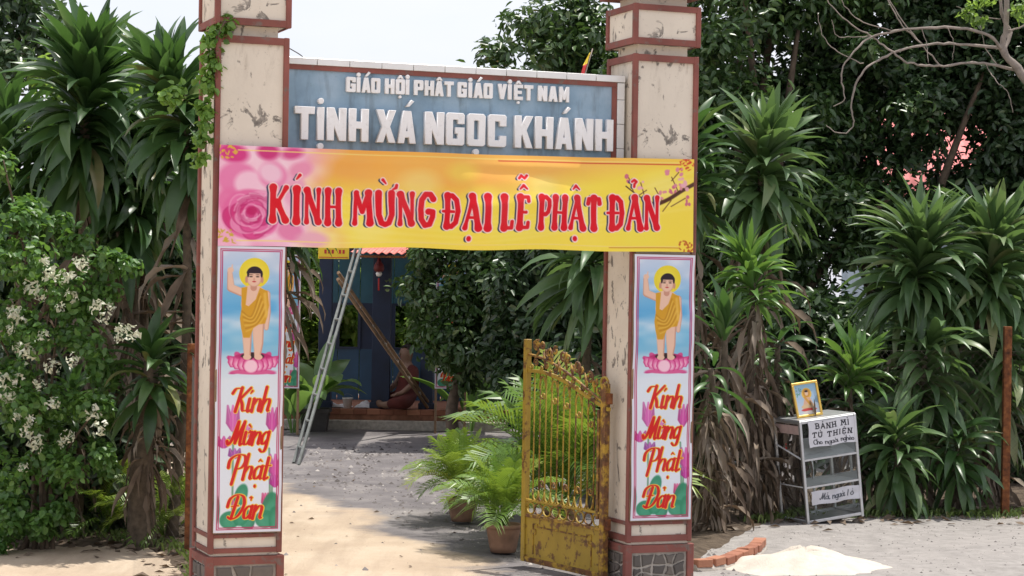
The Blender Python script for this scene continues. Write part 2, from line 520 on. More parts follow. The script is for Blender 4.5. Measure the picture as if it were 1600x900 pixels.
# bold capitals with knobbly ends, y down, unit box
CAP = {
 'K': [[(.2, .03), (.2, .97)], [(.86, .03), (.36, .55)], [(.42, .45), (.84, .97)]],
 'I': [[(.5, .03), (.5, .97)]],
 'N': [[(.16, .03), (.16, .97)], [(.16, .05), (.84, .95)], [(.84, .03), (.84, .97)]],
 'H': [[(.18, .03), (.18, .97)], [(.82, .03), (.82, .97)], [(.18, .5), (.82, .5)]],
 'M': [[(.12, .97), (.2, .03)], [(.2, .05), (.5, .62), (.8, .05)], [(.8, .03), (.88, .97)]],
 'U': [[(.15, .03), (.15, .7), (.3, .95), (.5, 1), (.7, .95), (.85, .7), (.85, .03)]],
 'G': [[(.88, .16), (.72, .02), (.42, .02), (.2, .2), (.14, .5), (.2, .8), (.45, .99), (.72, .95), (.86, .72), (.86, .56), (.6, .56)]],
 'D': [[(.2, .03), (.2, .97)], [(.2, .03), (.5, .03), (.76, .16), (.86, .5), (.76, .84), (.5, .97), (.2, .97)]],
 'A': [[(.1, .97), (.5, .03)], [(.5, .03), (.9, .97)], [(.28, .66), (.72, .66)]],
 'L': [[(.25, .03), (.25, .97)], [(.25, .97), (.82, .97), (.85, .78)]],
 'E': [[(.22, .03), (.22, .97)], [(.22, .03), (.82, .03), (.84, .16)], [(.22, .5), (.66, .5)], [(.22, .97), (.82, .97), (.85, .82)]],
 'P': [[(.22, .03), (.22, .97)], [(.22, .03), (.6, .03), (.84, .12), (.88, .3), (.8, .48), (.6, .56), (.22, .56)]],
 'T': [[(.5, .03), (.5, .97)], [(.1, .2), (.14, .05), (.86, .05), (.9, .2)]],
 'B': [[(.22, .03), (.22, .97)], [(.22, .03), (.6, .03), (.8, .14), (.8, .36), (.6, .48), (.22, .48)], [(.6, .48), (.86, .6), (.86, .86), (.62, .97), (.22, .97)]],
 'C': [[(.86, .2), (.7, .04), (.44, .02), (.2, .2), (.14, .5), (.2, .8), (.44, .98), (.7, .95), (.86, .8)]],
}
WT = {'K': (1.15, .75, 1.1), 'I': (1.25,), 'N': (.75, 1.1, .72), 'H': (1.12, 1.12, .6), 'M': (.78, .85, 1.1), 'U': (1.0,), 'G': (1.0,), 'D': (1.15, .95), 'A': (.72, 1.15, .6), 'L': (1.2, .7), 'E': (1.2, .7, .6, .7), 'P': (1.15, .85), 'T': (1.2, .72)}
def cap_sdf(cv, ch, x0, y0, x1, y1, r, knob):
    """knob > 1: thick and thin strokes that flare at their ends"""
    d = np.full(cv.X.shape, 1e3)
    for si, st in enumerate(CAP[ch]):
        w = WT[ch][si] if knob > 1.1 else 1.0
        p = [np.array((x0 + a * (x1 - x0), y0 + b * (y1 - y0))) for a, b in st]
        if len(p) == 2 and knob > 1.1:
            L_ = float(np.hypot(*(p[1] - p[0])))
            e = min(.3, 9.0 / L_)
            bar = st[0][1] == st[1][1]
            p = [p[0], p[0] + (p[1] - p[0]) * e, p[0] + (p[1] - p[0]) * (1 - e), p[1]]
            k_ = w if bar else max(w, .8) * knob
            rr = [r * k_, r * w * .9, r * w * .9, r * k_]
        else:
            rr = [r * w] * len(p)
            if knob > 1.1 and ch in 'UGT': rr[0] *= knob; rr[-1] *= knob
        d = np.minimum(d, cv.line(p, rr))
    return d
def accent_sdf(cv, kind, x, y, k):
    """x, y the centre; k about one stroke width"""
    if kind == 'acute': return cv.line([(x + .8 * k, y - .9 * k), (x - .5 * k, y + .8 * k)], [.75 * k, .4 * k])
    if kind == 'grave': return cv.line([(x - .8 * k, y - .9 * k), (x + .5 * k, y + .8 * k)], [.75 * k, .4 * k])
    if kind == 'dot': return cv.ell(x, y, .85 * k, 1.05 * k)
    if kind == 'circ': return cv.line([(x - 1.3 * k, y + .7 * k), (x, y - .6 * k), (x + 1.3 * k, y + .7 * k)], [.35 * k, .6 * k, .35 * k])
    if kind == 'tilde': return cv.line([(x - 1.4 * k, y + .5 * k), (x - .6 * k, y - .5 * k), (x + .5 * k, y + .5 * k), (x + 1.4 * k, y - .5 * k)], .5 * k)
    if kind == 'hook': return cv.line([(x - .8 * k, y - .6 * k), (x, y - 1.2 * k), (x + .8 * k, y - .6 * k), (x + .1 * k, y + .3 * k), (x, y + 1.2 * k)], .45 * k)
    if kind == 'horn': return cv.line([(x - .5 * k, y + .9 * k), (x + .5 * k, y + .3 * k), (x + .7 * k, y - .7 * k)], [.4 * k, .6 * k, .55 * k])

# ---- the yellow banner
BW, BH = 742., 152.
bc = Canvas(BW, BH, 800, 164)
u, v = bc.X / BW, bc.Y / BH
yel, org, pale = np.array([250, 224, 76.]), np.array([246, 178, 84.]), np.array([250, 232, 130.])
edge = .27 + .15 * np.sin((u - .12) * 5.2) - .18 * np.clip(u - .62, 0, 1) * 2.4
t = np.clip((v - edge + .12) / .26, 0, 1)[..., None]
bc.c = org * (1 - t) + yel * t
n1 = vnoise(u * 7 + v * 2.0, v * 3 + u * 2, 3)[..., None]
bc.c = bc.c * (1 - .25 * n1) + pale * .25 * n1
for k, (x, y, r) in enumerate([(.40, .33, 20), (.53, .46, 18), (.66, .34, 16), (.47, .75, 22), (.74, .66, 20), (.88, .8, 24), (.30, .8, 20), (.60, .82, 22), (.93, .32, 24), (.49, .2, 16)]):
    bc.paint(bc.ell(x * BW, y * BH, r * 1.5, r), (246, 232, 90) if k % 2 else (250, 240, 150), .45, r * .9)
for k in range(6):
    bc.paint(bc.line(catmull([(150, 60 + 14 * k), (300, 92 + 10 * k), (480, 96 + 7 * k), (650, 50 + 9 * k), (742, 20 + 12 * k)], 10), 1.4), (255, 240, 150), .28, 6)
# pink flowers fading into the yellow
pk = np.clip((.245 - u + .08 * (vnoise(u * 16, v * 5, 5) - .5)) / .09, 0, 1)[..., None]
pn = vnoise(u * 40, v * 9, 9)[..., None]
pink = np.array([244, 168, 200.]) * (1 - pn) + np.array([253, 222, 232.]) * pn
bc.c = bc.c * (1 - pk) + pink * pk
for x, y, rx, ry, a, cc in [(20, 12, 22, 14, .2, (214, 52, 128)), (70, 8, 16, 12, .0, (205, 40, 118)), (105, 9, 16, 9, -.2, (212, 66, 132)), (28, 52, 30, 26, .3, (236, 128, 178)), (44, 58, 22, 20, .2, (251, 208, 226)),
                            (78, 44, 22, 20, .5, (238, 136, 182)), (74, 40, 17, 14, .5, (248, 208, 226)), (118, 34, 18, 12, -.4, (238, 150, 184)), (110, 66, 16, 22, .2, (240, 168, 198)), (104, 128, 20, 15, .4, (232, 130, 175)), (14, 84, 16, 20, 0, (235, 120, 172)), (66, 78, 16, 9, .3, (232, 122, 172)), (138, 140, 24, 12, 0, (240, 176, 196))]:
    bc.paint(bc.ell(x, y, rx, ry, a), cc, .9, 7)
rx0, ry0 = 46, 104
bc.paint(bc.ell(rx0, ry0, 42, 38, .25), (234, 112, 168), 1, 5)
rg = np.random.RandomState(4)
for k in range(26):
    rr = 38 * (1 - k / 30.)
    an = k * 2.4 + .3
    cx, cy = rx0 + math.cos(an) * rr * .5 + 2, ry0 + math.sin(an) * rr * .46
    cc = [(238, 120, 176), (208, 46, 118), (246, 164, 202), (222, 70, 140)][k % 4]
    d = bc.ell(cx, cy, rr * .62 + 3, rr * .45 + 3, an + .9)
    bc.paint(d, cc, .75, 4)
    bc.paint(np.abs(d) - .7, (176, 30, 96) if k % 2 else (252, 200, 222), .55, 2.2)
bc.paint(bc.ell(rx0 + 2, ry0 - 6, 8, 7), (196, 34, 104), .9, 3)
for k in range(9):
    an = .4 + k * .7
    q_ = 12 + 3.0 * k
    arc = [(rx0 + 2 + q_ * 1.05 * math.cos(an + t_ * .25), ry0 - 4 + q_ * .92 * math.sin(an + t_ * .25)) for t_ in range(8)]
    bc.paint(bc.line(arc, 1.1), (254, 214, 230), .7, 2.4)
    bc.paint(bc.line([(x + 1.6, y + 2.2) for x, y in arc], 1.4), (188, 36, 104), .55, 3.5)
# gold corners and border lines
for yy in (6, BH - 9): bc.paint(bc.rect(26, yy, BW - 26, yy + 1.6), (250, 226, 130), .9)
bc.paint(bc.rect(420, 8.5, BW - 22, 10.5), (200, 60, 50), .8); bc.paint(bc.rect(600, BH - 7, BW - 22, BH - 5.6), (196, 110, 40), .8)
for cx, cy, cc in ((12, 10, (226, 186, 70)), (12, BH - 14, (206, 176, 60)), (BW - 12, 9, (210, 70, 50)), (BW - 12, BH - 8, (190, 90, 40))):
    for k in range(22):
        bc.paint(bc.ell(cx + rg.uniform(-13, 13), cy + rg.uniform(-10, 10), rg.uniform(1.2, 3.4), rg.uniform(.8, 1.8), rg.uniform(0, 3)), cc, .9)
# blossom branch at the right end
bc.paint(bc.line(catmull([(744, 42), (720, 52), (700, 66), (676, 74), (650, 62), (628, 46)], 6), 1.0), (70, 40, 30), .95)
bc.paint(bc.line(catmull([(744, 40), (722, 52), (700, 66), (680, 75)], 6), [3.2] * 19), (84, 48, 36), .95)
for a_, b_ in (((676, 74), (664, 66)), ((690, 72), (676, 48)), ((716, 54), (704, 30)), ((704, 36), (716, 22)), ((660, 66), (652, 40)), ((640, 54), (632, 32)), ((704, 68), (690, 86)), ((728, 64), (704, 78)), ((650, 60), (662, 52))):
    bc.paint(bc.line([a_, b_], .8), (96, 56, 44), .9)
for k in range(46):
    a_ = [(716, 44), (722, 36), (705, 50), (690, 60), (664, 68), (735, 68), (700, 26), (650, 44), (634, 36), (718, 22), (728, 48), (676, 80)][k % 12]
    bc.paint(bc.ell(a_[0] + rg.uniform(-6, 6), a_[1] + rg.uniform(-6, 6), rg.uniform(2, 4.2), rg.uniform(1.8, 3.4), rg.uniform(0, 3)), [(226, 140, 160), (240, 178, 190), (206, 104, 140)][k % 3], .92)
# the wording: letter, photo x range, photo y range
def b_uv(x, y):
    uu = (x - 342.) / BW
    return x - 342., (y - (226. + 23. * uu)) / (157. - 12. * uu) * BH
A3 = lambda x: 330 + x / 4.1026
B3 = lambda y: 220 + y / 4.1026
A4 = lambda x: 700 + x / 4.0
B4 = lambda y: 230 + y / 4.0
words = [('K', A3(340), A3(472), B3(272), B3(530)), ('I', A3(480), A3(545), B3(282), B3(535)), ('N', A3(552), A3(672), B3(284), B3(540)), ('H', A3(682), A3(802), B3(290), B3(542)),
         ('M', A3(856), A3(988), B3(302), B3(546)), ('U', A3(994), A3(1118), B3(306), B3(552)), ('N', A3(1124), A3(1242), B3(312), B3(556)), ('G', A3(1250), A3(1368), B3(318), B3(560)),
         ('D', A3(1416), A3(1532), B3(322), B3(566)), ('A', A4(25), A4(137), B4(275), B4(520)), ('I', A4(147), A4(205), B4(280), B4(520)), ('L', A4(250), A4(345), B4(283), B4(522)),
         ('E', A4(350), A4(445), B4(286), B4(522)), ('P', A4(490), A4(586), B4(288), B4(524)), ('H', A4(586), A4(700), B4(290), B4(524)), ('A', A4(702), A4(816), B4(292), B4(525)),
         ('T', A4(820), A4(925), B4(292), B4(525)), ('D', A4(965), A4(1076), B4(290), B4(525)), ('A', A4(1080), A4(1196), B4(290), B4(527)), ('N', A4(1196), A4(1312), B4(292), B4(528))]
txt = np.full(bc.X.shape, 1e3)
for ch, x0, x1, y0, y1 in words:
    (a0, b0), (a1, b1) = b_uv(x0, y0), b_uv(x1, y1)
    if ch == 'I': a0, a1 = a0 - 2, a1 + 2
    txt = np.minimum(txt, cap_sdf(bc, ch, a0 + 1.6, b0 + 3.4, a1 - 1.6, b1 - 4, 4.3, 1.2))
for x in (A3(1418), A4(967)):                                        # the strokes of the two crossed D
    a0, b0 = b_uv(x, 0)[0], b_uv(x, B3(445) if x < 690 else B4(405))[1]
    txt = np.minimum(txt, bc.line([(a0 - 1, b0), (a0 + 16, b0)], 2.4))
for kind, x, y, k in [('acute', A3(518), B3(228), 3.6), ('grave', A3(1052), B3(255), 3.4), ('horn', A3(1112), B3(290), 4.2), ('dot', A4(68), B4(563), 4.2), ('circ', A4(398), B4(243), 4.2), ('tilde', A4(398), B4(178), 4.4),
                      ('circ', A4(755), B4(245), 4.2), ('dot', A4(746), B4(570), 4.2), ('hook', A4(1133), B4(222), 4.6)]:
    a0, b0 = b_uv(x, y)
    txt = np.minimum(txt, accent_sdf(bc, kind, a0, b0, k))
sh = np.roll(np.roll(txt, -4, 1), 1, 0)
bc.paint(sh - .5, (52, 62, 92))
bc.paint(txt - 1.7, (252, 222, 218))
bc.paint(txt, (222, 22, 40))

# ---- the tall poster, in photo pixels: 105 x 449
PW, PH = 105., 449.
pc = Canvas(PW, PH, 166, 700)
u, v = pc.X / PW, pc.Y / PH
sky_stops = np.array([[0, 205, 216, 234], [.06, 186, 208, 234], [.16, 128, 188, 226], [.22, 96, 172, 220], [.26, 178, 212, 234], [.30, 120, 190, 226], [.36, 130, 192, 224], [.40, 192, 218, 234], [.46, 226, 234, 242], [1, 232, 236, 244]], float)
vv = np.clip(v + .035 * (vnoise(u * 2.4, v * 26, 2) - .5), 0, 1)
pc.c = np.stack([np.interp(vv, sky_stops[:, 0], sky_stops[:, k]) for k in (1, 2, 3)], -1)
n1 = np.clip((vnoise(u * 3 + 3, v * 40, 8) - .45) * 2, 0, 1)[..., None] * np.clip((.42 - v) * 5, 0, 1)[..., None] * .55
pc.c = pc.c * (1 - n1) + np.array([236, 240, 246.]) * n1
def q7(x, y): return (x - 28) / 4.10, (y - 32) / 4.0
def pl(*a): return [q7(x, y) for x, y in a]
pc.paint(pc.ell(*q7(264, 200), 24, 24), (236, 216, 62))
pc.paint(pc.ell(*q7(264, 200), 16, 16), (244, 228, 96), .5, 8)
skin, shade = (236, 196, 172), (206, 152, 130)
# lotus
for x, y, rx, ry, a, cc in [(130, 745, 9, 3.4, .5, (206, 62, 132)), (395, 745, 9, 3.4, -.5, (206, 62, 132)), (170, 722, 8, 5, .9, (214, 84, 146)), (355, 722, 8, 5, -.9, (214, 84, 146)), (265, 745, 33, 12, 0, (190, 50, 116)), (150, 825, 9, 2.4, -.15, (206, 70, 138)), (370, 825, 10, 2.4, .1, (206, 70, 138)), (265, 820, 34, 4.4, 0, (220, 96, 150))]:
    pc.paint(pc.ell(*q7(x, y), rx, ry, a), cc, 1, 1.2)
pc.paint(pc.ell(*q7(260, 722), 18, 6), (60, 46, 50), 1, 1)
for x, y, h_ in ((140, 752, -.75), (388, 752, .75), (168, 764, -.5), (360, 764, .5), (200, 772, -.25), (330, 772, .25), (232, 778, -.1), (300, 778, .1), (266, 782, 0)):
    tipx, tipy = q7(x + h_ * 46, y - 46 + abs(h_) * 22)
    cx_, cy_ = q7(x, y)
    pet = pc.poly([(cx_ - 8, cy_ + 2), (cx_ - 6.5, cy_ - 5), (tipx, tipy), (cx_ + 6.5, cy_ - 5), (cx_ + 8, cy_ + 2), (cx_ + 4, cy_ + 9), (cx_ - 4, cy_ + 9)]) - 1
    pc.paint(pet, (204, 52, 124), 1, 1.2)
    pc.paint(pet + 1.6, (232, 118, 172), 1, 3)
    pc.paint(pc.ell(cx_, cy_ + 3, 4.5, 5.5), (250, 196, 218), .9, 4)
pc.paint(pc.ell(*q7(252, 785), 10, 10), (252, 206, 222), 1, 3)
# legs, arms, body
for a_, r_ in ((pl((222, 560), (226, 660), (228, 720)), (8, 6.2, 5)), (pl((292, 510), (296, 640), (292, 720)), (9.4, 7.6, 5))):
    pc.paint(pc.line(a_, r_), shade); pc.paint(pc.line([(x - .8, y) for x, y in a_], [r - 1.1 for r in r_]), skin, 1, 2)
for x in (226, 298): pc.paint(pc.ell(*q7(x, 728), 6.4, 4.2), skin)
pc.paint(pc.line(pl((345, 330), (352, 440), (345, 545)), (6, 5, 3.4)), shade); pc.paint(pc.line(pl((345, 330), (350, 440), (345, 545)), (5, 4, 2.6)), skin, 1, 2)
pc.paint(pc.line(pl((196, 325), (115, 295), (106, 200)), (6.4, 6, 4)), shade); pc.paint(pc.line(pl((196, 322), (116, 290), (107, 200)), (5.4, 5, 3.2)), skin, 1, 2)
pc.paint(pc.ell(*q7(110, 183), 5, 4.4), skin); pc.paint(pc.line(pl((118, 180), (121, 150)), (1.3, .9)), skin)
pc.paint(pc.poly(pl((190, 290), (240, 275), (300, 280), (355, 320), (345, 480), (200, 480), (182, 400))), skin, 1, 1.4)
robe = pl((184, 292), (222, 286), (212, 400), (232, 408), (276, 365), (302, 290), (352, 312), (362, 400), (350, 470), (336, 516), (296, 522), (262, 545), (240, 606), (200, 606), (184, 548), (176, 486), (186, 420))
rd = pc.poly(robe)
pc.paint(rd, (214, 160, 50), 1, 1.2)
for k in range(8):
    p0, p1, p2 = (190 + 4 * k, 440 + 18 * k), (250 + 6 * k, 470 + 8 * k), (300 + 7 * k, 330 + 16 * k)
    dd = np.maximum(pc.line(catmull(pl(p0, p1, p2), 6), 1.0), rd + .6)
    pc.paint(dd, (240, 200, 96) if k % 2 else (172, 118, 34), .55, 2.2)
pc.paint(np.maximum(pc.line(pl((335, 330), (345, 470)), 2.2), rd), (236, 190, 84), .8, 3)
pc.paint(pc.line(pl((262, 268), (262, 292)), 5), shade)
pc.paint(pc.ell(*q7(264, 228), 12, 14.2), shade); pc.paint(pc.ell(*q7(263, 230), 10.8, 13), skin, 1, 2)
for x in (214, 316): pc.paint(pc.ell(*q7(x, 240), 2.2, 5.5), shade)
pc.paint(np.maximum(pc.ell(*q7(265, 205), 12.8, 12), pc.Y - q7(0, 196)[1] - 1.2), (52, 40, 50), 1, 1)
for x in (224, 312): pc.paint(pc.ell(*q7(x, 206), 1.8, 5), (52, 40, 50))
for x in (243, 286):
    pc.paint(pc.ell(*q7(x, 222), 2.6, 1.0), (60, 40, 40)); pc.paint(pc.ell(*q7(x, 210), 3.2, .7), (110, 74, 62))
pc.paint(pc.ell(*q7(264, 238), 1.5, 2.4), (222, 170, 146)); pc.paint(pc.ell(*q7(264, 253), 3, 1.1), (196, 70, 76))
# buds, stems and pads round the words
def q8(x, y): return (x - 10) / 3.60, (590 + y / 3.60) - 383.
for pts in ([(112, 300), (112, 800)], [(318, 400), (325, 800)], [(335, 580), (332, 800)]):
    pc.paint(pc.line([q8(*p) for p in pts], 1.6), (120, 160, 130), .9)
def bud(x, y, w, h, cc, lean=0.0):
    for k, o in enumerate((-.55, .55, 0)):
        pts = [q8(x + o * w * .6 - w * .32, y + h * .2), q8(x + o * w + lean, y - h * .5), q8(x + o * w * .6 + w * .32, y + h * .2), q8(x + o * w * .2, y + h * .5)]
        d = pc.poly(pts)
        pc.paint(d - 1.5, tuple(c_ * (.86 if k < 2 else 1) for c_ in cc), .95, 1.5)
        pc.paint(pc.line([pts[1], pts[3]], .5), (250, 200, 226), .5, 1.5)
bud(108, 225, 52, 140, (220, 110, 184)); bud(330, 235, 46, 130, (212, 88, 168)); bud(60, 360, 60, 60, (206, 80, 160)); bud(190, 300, 40, 60, (216, 120, 190)); bud(122, 425, 50, 50, (176, 96, 180)); bud(352, 500, 52, 130, (216, 92, 172)); bud(350, 585, 40, 60, (196, 70, 160)); bud(298, 690, 28, 70, (226, 84, 140)); bud(130, 700, 26, 60, (232, 120, 170)); bud(215, 830, 26, 50, (226, 84, 150))
for x, y, rx, ry, a in ((160, 660, 10, 18, .3), (330, 740, 14, 26, .1), (300, 800, 16, 14, 0), (100, 800, 16, 14, 0), (200, 810, 12, 12, 0), (22, 740, 6, 22, 0), (355, 800, 10, 20, 0), (165, 780, 12, 16, .4)):
    pc.paint(pc.ell(*q8(x, y), rx, ry, a), (58, 142, 106), .92, 2); pc.paint(pc.ell(*q8(x, y + 12), rx * .6, ry * .6, a), (88, 172, 138), .6, 5)
SC = {
 'n': ([[(0, 1), (0, 0)], [(.04, .55), (.3, .98), (.58, .86), (.58, .12), (.76, .06)]], .86),
 'h': ([[(.06, 1.95), (.0, 0)], [(.04, .55), (.3, .98), (.58, .86), (.58, .12), (.76, .06)]], .86),
 'i': ([[(0, 1), (0, .14), (.12, 0), (.3, .14)]], .42),
 'u': ([[(0, 1), (0, .25), (.14, .02), (.4, .12), (.56, .5)], [(.58, 1), (.58, .12), (.76, .06)]], .86),
 'g': ([[(.56, .86), (.3, 1), (.02, .66), (.08, .14), (.3, .04), (.56, .36)], [(.58, 1), (.58, -.3), (.34, -.62), (.02, -.42)]], .84),
 'a': ([[(.56, .86), (.3, 1), (.02, .66), (.08, .14), (.3, .04), (.56, .36)], [(.58, 1), (.58, .12), (.76, .06)]], .86),
 't': ([[(.1, 1.65), (.08, .14), (.2, 0), (.38, .12)], [(-.14, 1.02), (.42, 1.06)]], .5),
 'o': ([[(.34, 1), (.06, .8), (.04, .3), (.3, .02), (.58, .3), (.56, .76), (.34, 1)]], .74),
 'e': ([[(.06, .5), (.56, .58), (.48, .94), (.22, .98), (.04, .6), (.1, .14), (.36, .02), (.6, .2)]], .74),
 'l': ([[(.1, 1.7), (.1, 0)]], .34),
 'C': ([[(.9, 1.5), (.6, 1.8), (.2, 1.5), (.06, .9), (.2, .2), (.6, .02), (.95, .3)]], 1.1),
 'K': ([[(.34, 1.9), (.16, 0)], [(-.42, 1.45), (-.18, 1.82), (.34, 1.86)], [(1.12, 1.9), (.34, .98)], [(.36, 1.02), (.62, .62), (.78, .1), (1.08, .08)]], 1.22),
 'M': ([[(-.28, .3), (-.1, .02), (.18, .5), (.4, 1.85)], [(.4, 1.85), (.5, .15)], [(.5, .15), (.98, 1.85)], [(.98, 1.85), (.98, .14), (1.22, .08)]], 1.34),
 'P': ([[(.4, 1.8), (.24, -.35)], [(-.32, .95), (-.3, 1.55), (.2, 1.92), (.82, 1.86), (1.0, 1.4), (.8, .95), (.36, .8)]], 1.1),
 'D': ([[(.4, 1.75), (.24, .05)], [(-.3, 1.0), (-.22, 1.6), (.3, 1.92), (.86, 1.75), (1.08, 1.1), (.8, .3), (.3, .0), (-.06, .18)], [(.04, 1.0), (.62, 1.06)]], 1.24),
}
def script(cv, word, x0, x1, ybase, xh, slant, rmax, rmin, accents=(), track=1.0, even=False):
    """word in brush script between x0 and x1; returns a distance field"""
    tot = sum(SC[c][1] for c in word)
    k = (x1 - x0) / tot
    d = np.full(cv.X.shape, 1e3)
    pen = x0
    pos = []
    for c in word:
        for st in SC[c][0]:
            p = catmull(st, 5) if len(st) > 2 else [np.array(q, float) for q in st]
            pts = [(pen + q[0] * k + slant * q[1] * xh, ybase - q[1] * xh) for q in p]
            rr = []
            for i in range(len(pts)):
                a_, b_ = pts[max(0, i - 1)], pts[min(len(pts) - 1, i + 1)]
                L = math.hypot(b_[0] - a_[0], b_[1] - a_[1]) + 1e-6
                f = abs(b_[1] - a_[1]) / L
                rr.append(rmin + (rmax - rmin) * f ** 1.5)
            d = np.minimum(d, cv.line(pts, rr))
        pos.append(pen + (.3 if c in 'nhuagoe' else .02) * k)
        pen += SC[c][1] * k
    for i, kind, h, s_ in accents:
        d = np.minimum(d, accent_sdf(cv, kind, pos[i] + slant * h * xh, ybase - h * xh, s_))
    return d
def put_word(word, xa, xb, yb, xh_px, acc):
    (x0, y0), (x1, _) = q8(xa, yb), q8(xb, yb)
    d = script(pc, word, x0, x1, y0, xh_px, .22, 2.5, .75, acc)
    pc.paint(d - 1.15, (246, 206, 70)); pc.paint(np.roll(d, -1, 1) - .1, (214, 42, 40))
put_word('Kinh', 112, 318, 188, 19.5, [(1, 'acute', 1.55, 2.2)])
put_word('Mung', 92, 318, 376, 19.5, [(1, 'grave', 1.5, 2.2), (1, 'horn', 1.05, 2.2)])
put_word('Phat', 96, 318, 572, 20, [(2, 'circ', 1.45, 2.0), (2, 'dot', -.55, 2.4)])
put_word('Dan', 92, 288, 796, 20, [(1, 'hook', 1.6, 2.2)])
# pale margin and the double magenta line
ins = np.minimum(np.minimum(pc.X, PW - pc.X), np.minimum(pc.Y, PH - pc.Y))
pc.paint(ins - 4.6, (226, 226, 236), .96)
for a_ in (4.8, 7.4): pc.paint(np.abs(ins - a_) - .75, (186, 44, 96))

# ---- small papers and the framed picture
def caps_line(cv, text, x0, x1, y0, y1, r, accents=()):
    """text may hold spaces; returns the field"""
    n = sum(.55 if c == ' ' else (.5 if c == 'I' else (1.15 if c == 'M' else 1.0)) for c in text)
    k = (x1 - x0) / n
    d = np.full(cv.X.shape, 1e3)
    pen, cen = x0, []
    for c in text:
        w = k * (.55 if c == ' ' else (.5 if c == 'I' else (1.15 if c == 'M' else 1.0)))
        cen.append(pen + w / 2)
        if c != ' ':
            g = .06 * w if c == 'I' else .1 * w
            d = np.minimum(d, cap_sdf(cv, c, pen + g, y0, pen + w - g, y1, r, 1.0))
            for st in CAP[c]:
                for q in (st[0], st[-1]):
                    if c in 'BNHMITU' and q[1] in (.03, .97) and len(st) == 2:
                        qx, qy = pen + g + q[0] * (w - 2 * g), y0 + q[1] * (y1 - y0)
                        d = np.minimum(d, cv.line([(qx - .16 * w, qy), (qx + .16 * w, qy)], r * .6))
        pen += w
    for i, kind, y, s_ in accents: d = np.minimum(d, accent_sdf(cv, kind, cen[i], y, s_))
    return d
pa = Canvas(83., 46., 200, 112)
pa.c[:] = (226, 226, 232)
pa.c -= 12 * vnoise(pa.X / 9, pa.Y / 9, 4)[..., None]
pa.paint(caps_line(pa, 'BANH MI', 10, 72, 5, 14.5, .95, [(1, 'acute', 2.4, 1.0), (6, 'grave', 2.4, 1.0)]), (44, 44, 52))
pa.paint(caps_line(pa, 'TU THIEN', 5, 78, 20.5, 29.5, .95, [(1, 'grave', 18, 1.0), (1, 'horn', 21, 1.4), (6, 'circ', 18.2, .9), (6, 'dot', 32, .9)]), (44, 44, 52))
d = np.minimum(script(pa, 'Cho', 8, 23, 42, 4.6, 0, .8, .5), script(pa, 'nguoi', 28, 52, 42, 4.6, 0, .8, .5, [(2, 'horn', 1.05, .8), (3, 'grave', 1.5, .8), (3, 'horn', 1.05, .8)]))
d = np.minimum(d, script(pa, 'ngheo', 56, 79, 42, 4.6, 0, .8, .5, [(3, 'grave', 1.5, .8)]))
pa.paint(d, (56, 56, 64))
pb = Canvas(84., 22., 160, 44)
pb.c[:] = (214, 214, 220)
pb.c -= 14 * vnoise(pb.X / 8, pb.Y / 8, 6)[..., None]
d = np.minimum(script(pb, 'Moi', 16, 32, 15, 5.2, 0, .9, .6, [(1, 'circ', 1.4, .8), (1, 'tilde', 1.9, .8)]), script(pb, 'nguoi', 36, 58, 15, 5.2, 0, .9, .6, [(2, 'horn', 1.05, .8), (3, 'grave', 1.5, .8)]))
d = np.minimum(d, np.minimum(script(pb, 'l', 61, 64, 15, 5.2, 0, .9, .6), script(pb, 'o', 67, 73, 15, 5.2, 0, .9, .6, [(0, 'circ', 1.35, .8), (0, 'hook', 1.9, .6)])))
pb.paint(d, (84, 88, 96))
pf = Canvas(40., 50., 90, 112)
pf.c = np.stack([np.interp(pf.Y / 50., [0, .5, 1], [[150, 176, 206], [190, 200, 214], [214, 222, 220]][k]) for k in range(3)], -1)
pf.paint(pf.ell(21, 16, 9, 9.5), (232, 190, 92)); pf.paint(pf.ell(21, 15, 6.5, 7), (208, 150, 70)); pf.paint(pf.ell(21, 15.5, 3, 3.8), (232, 196, 168)); pf.paint(pf.ell(21, 12, 3, 1.8), (60, 50, 56))
pf.paint(pf.poly([(16, 22), (26, 22), (31, 36), (11, 36)]), (222, 178, 150), 1, 1); pf.paint(pf.ell(21, 37, 13, 4.5), (220, 190, 150)); pf.paint(pf.line([(17, 22), (24, 33)], 2), (214, 160, 80))
pf.paint(pf.ell(21, 42, 14, 2.6), (206, 84, 80)); pf.paint(pf.ell(21, 46, 12, 2.2), (226, 214, 206))
for k in range(14): pf.paint(pf.ell(rg.uniform(2, 12), rg.uniform(3, 22), rg.uniform(.8, 2), .9, rg.uniform(0, 3)), (96, 150, 120), .8)
pf.paint(pf.poly([(32, 30), (38, 20), (41, 34)]), (120, 150, 170), .8, 1.5)
# ------------------------------------------------------------------ the setting
def structure(o):
    o['kind'] = 'structure'
    return o
m = Mat('ground')
pos = m.n.new('ShaderNodeNewGeometry').outputs['Position']
sep = m.n.new('ShaderNodeSeparateXYZ'); m.l.new(pos, sep.inputs[0])
def madd(a, k, c):
    n_ = m.n.new('ShaderNodeMath'); n_.operation = 'MULTIPLY_ADD'
    m.l.new(a, n_.inputs[0]); n_.inputs[1].default_value = k
    if isinstance(c, bpy.types.NodeSocket): m.l.new(c, n_.inputs[2])
    else: n_.inputs[2].default_value = c
    return n_.outputs[0]
line_ = madd(sep.outputs['X'], -.939, madd(sep.outputs['Y'], -.346, -.939 * 2.05 + .346 * 19.0))
nz_big = m.noise(1.1, 6, .6, vec=pos)
edge_ = madd(nz_big, 1.6, madd(line_, 1.0, -.42))
sandm = m.ramp(edge_, [(.30, 0.), (.60, 1.)])
gr = m.ramp(m.noise(2.0, 6, .6, vec=pos), [(.25, (.10, .092, .095)), (.5, (.17, .157, .16)), (.75, (.26, .24, .235))])
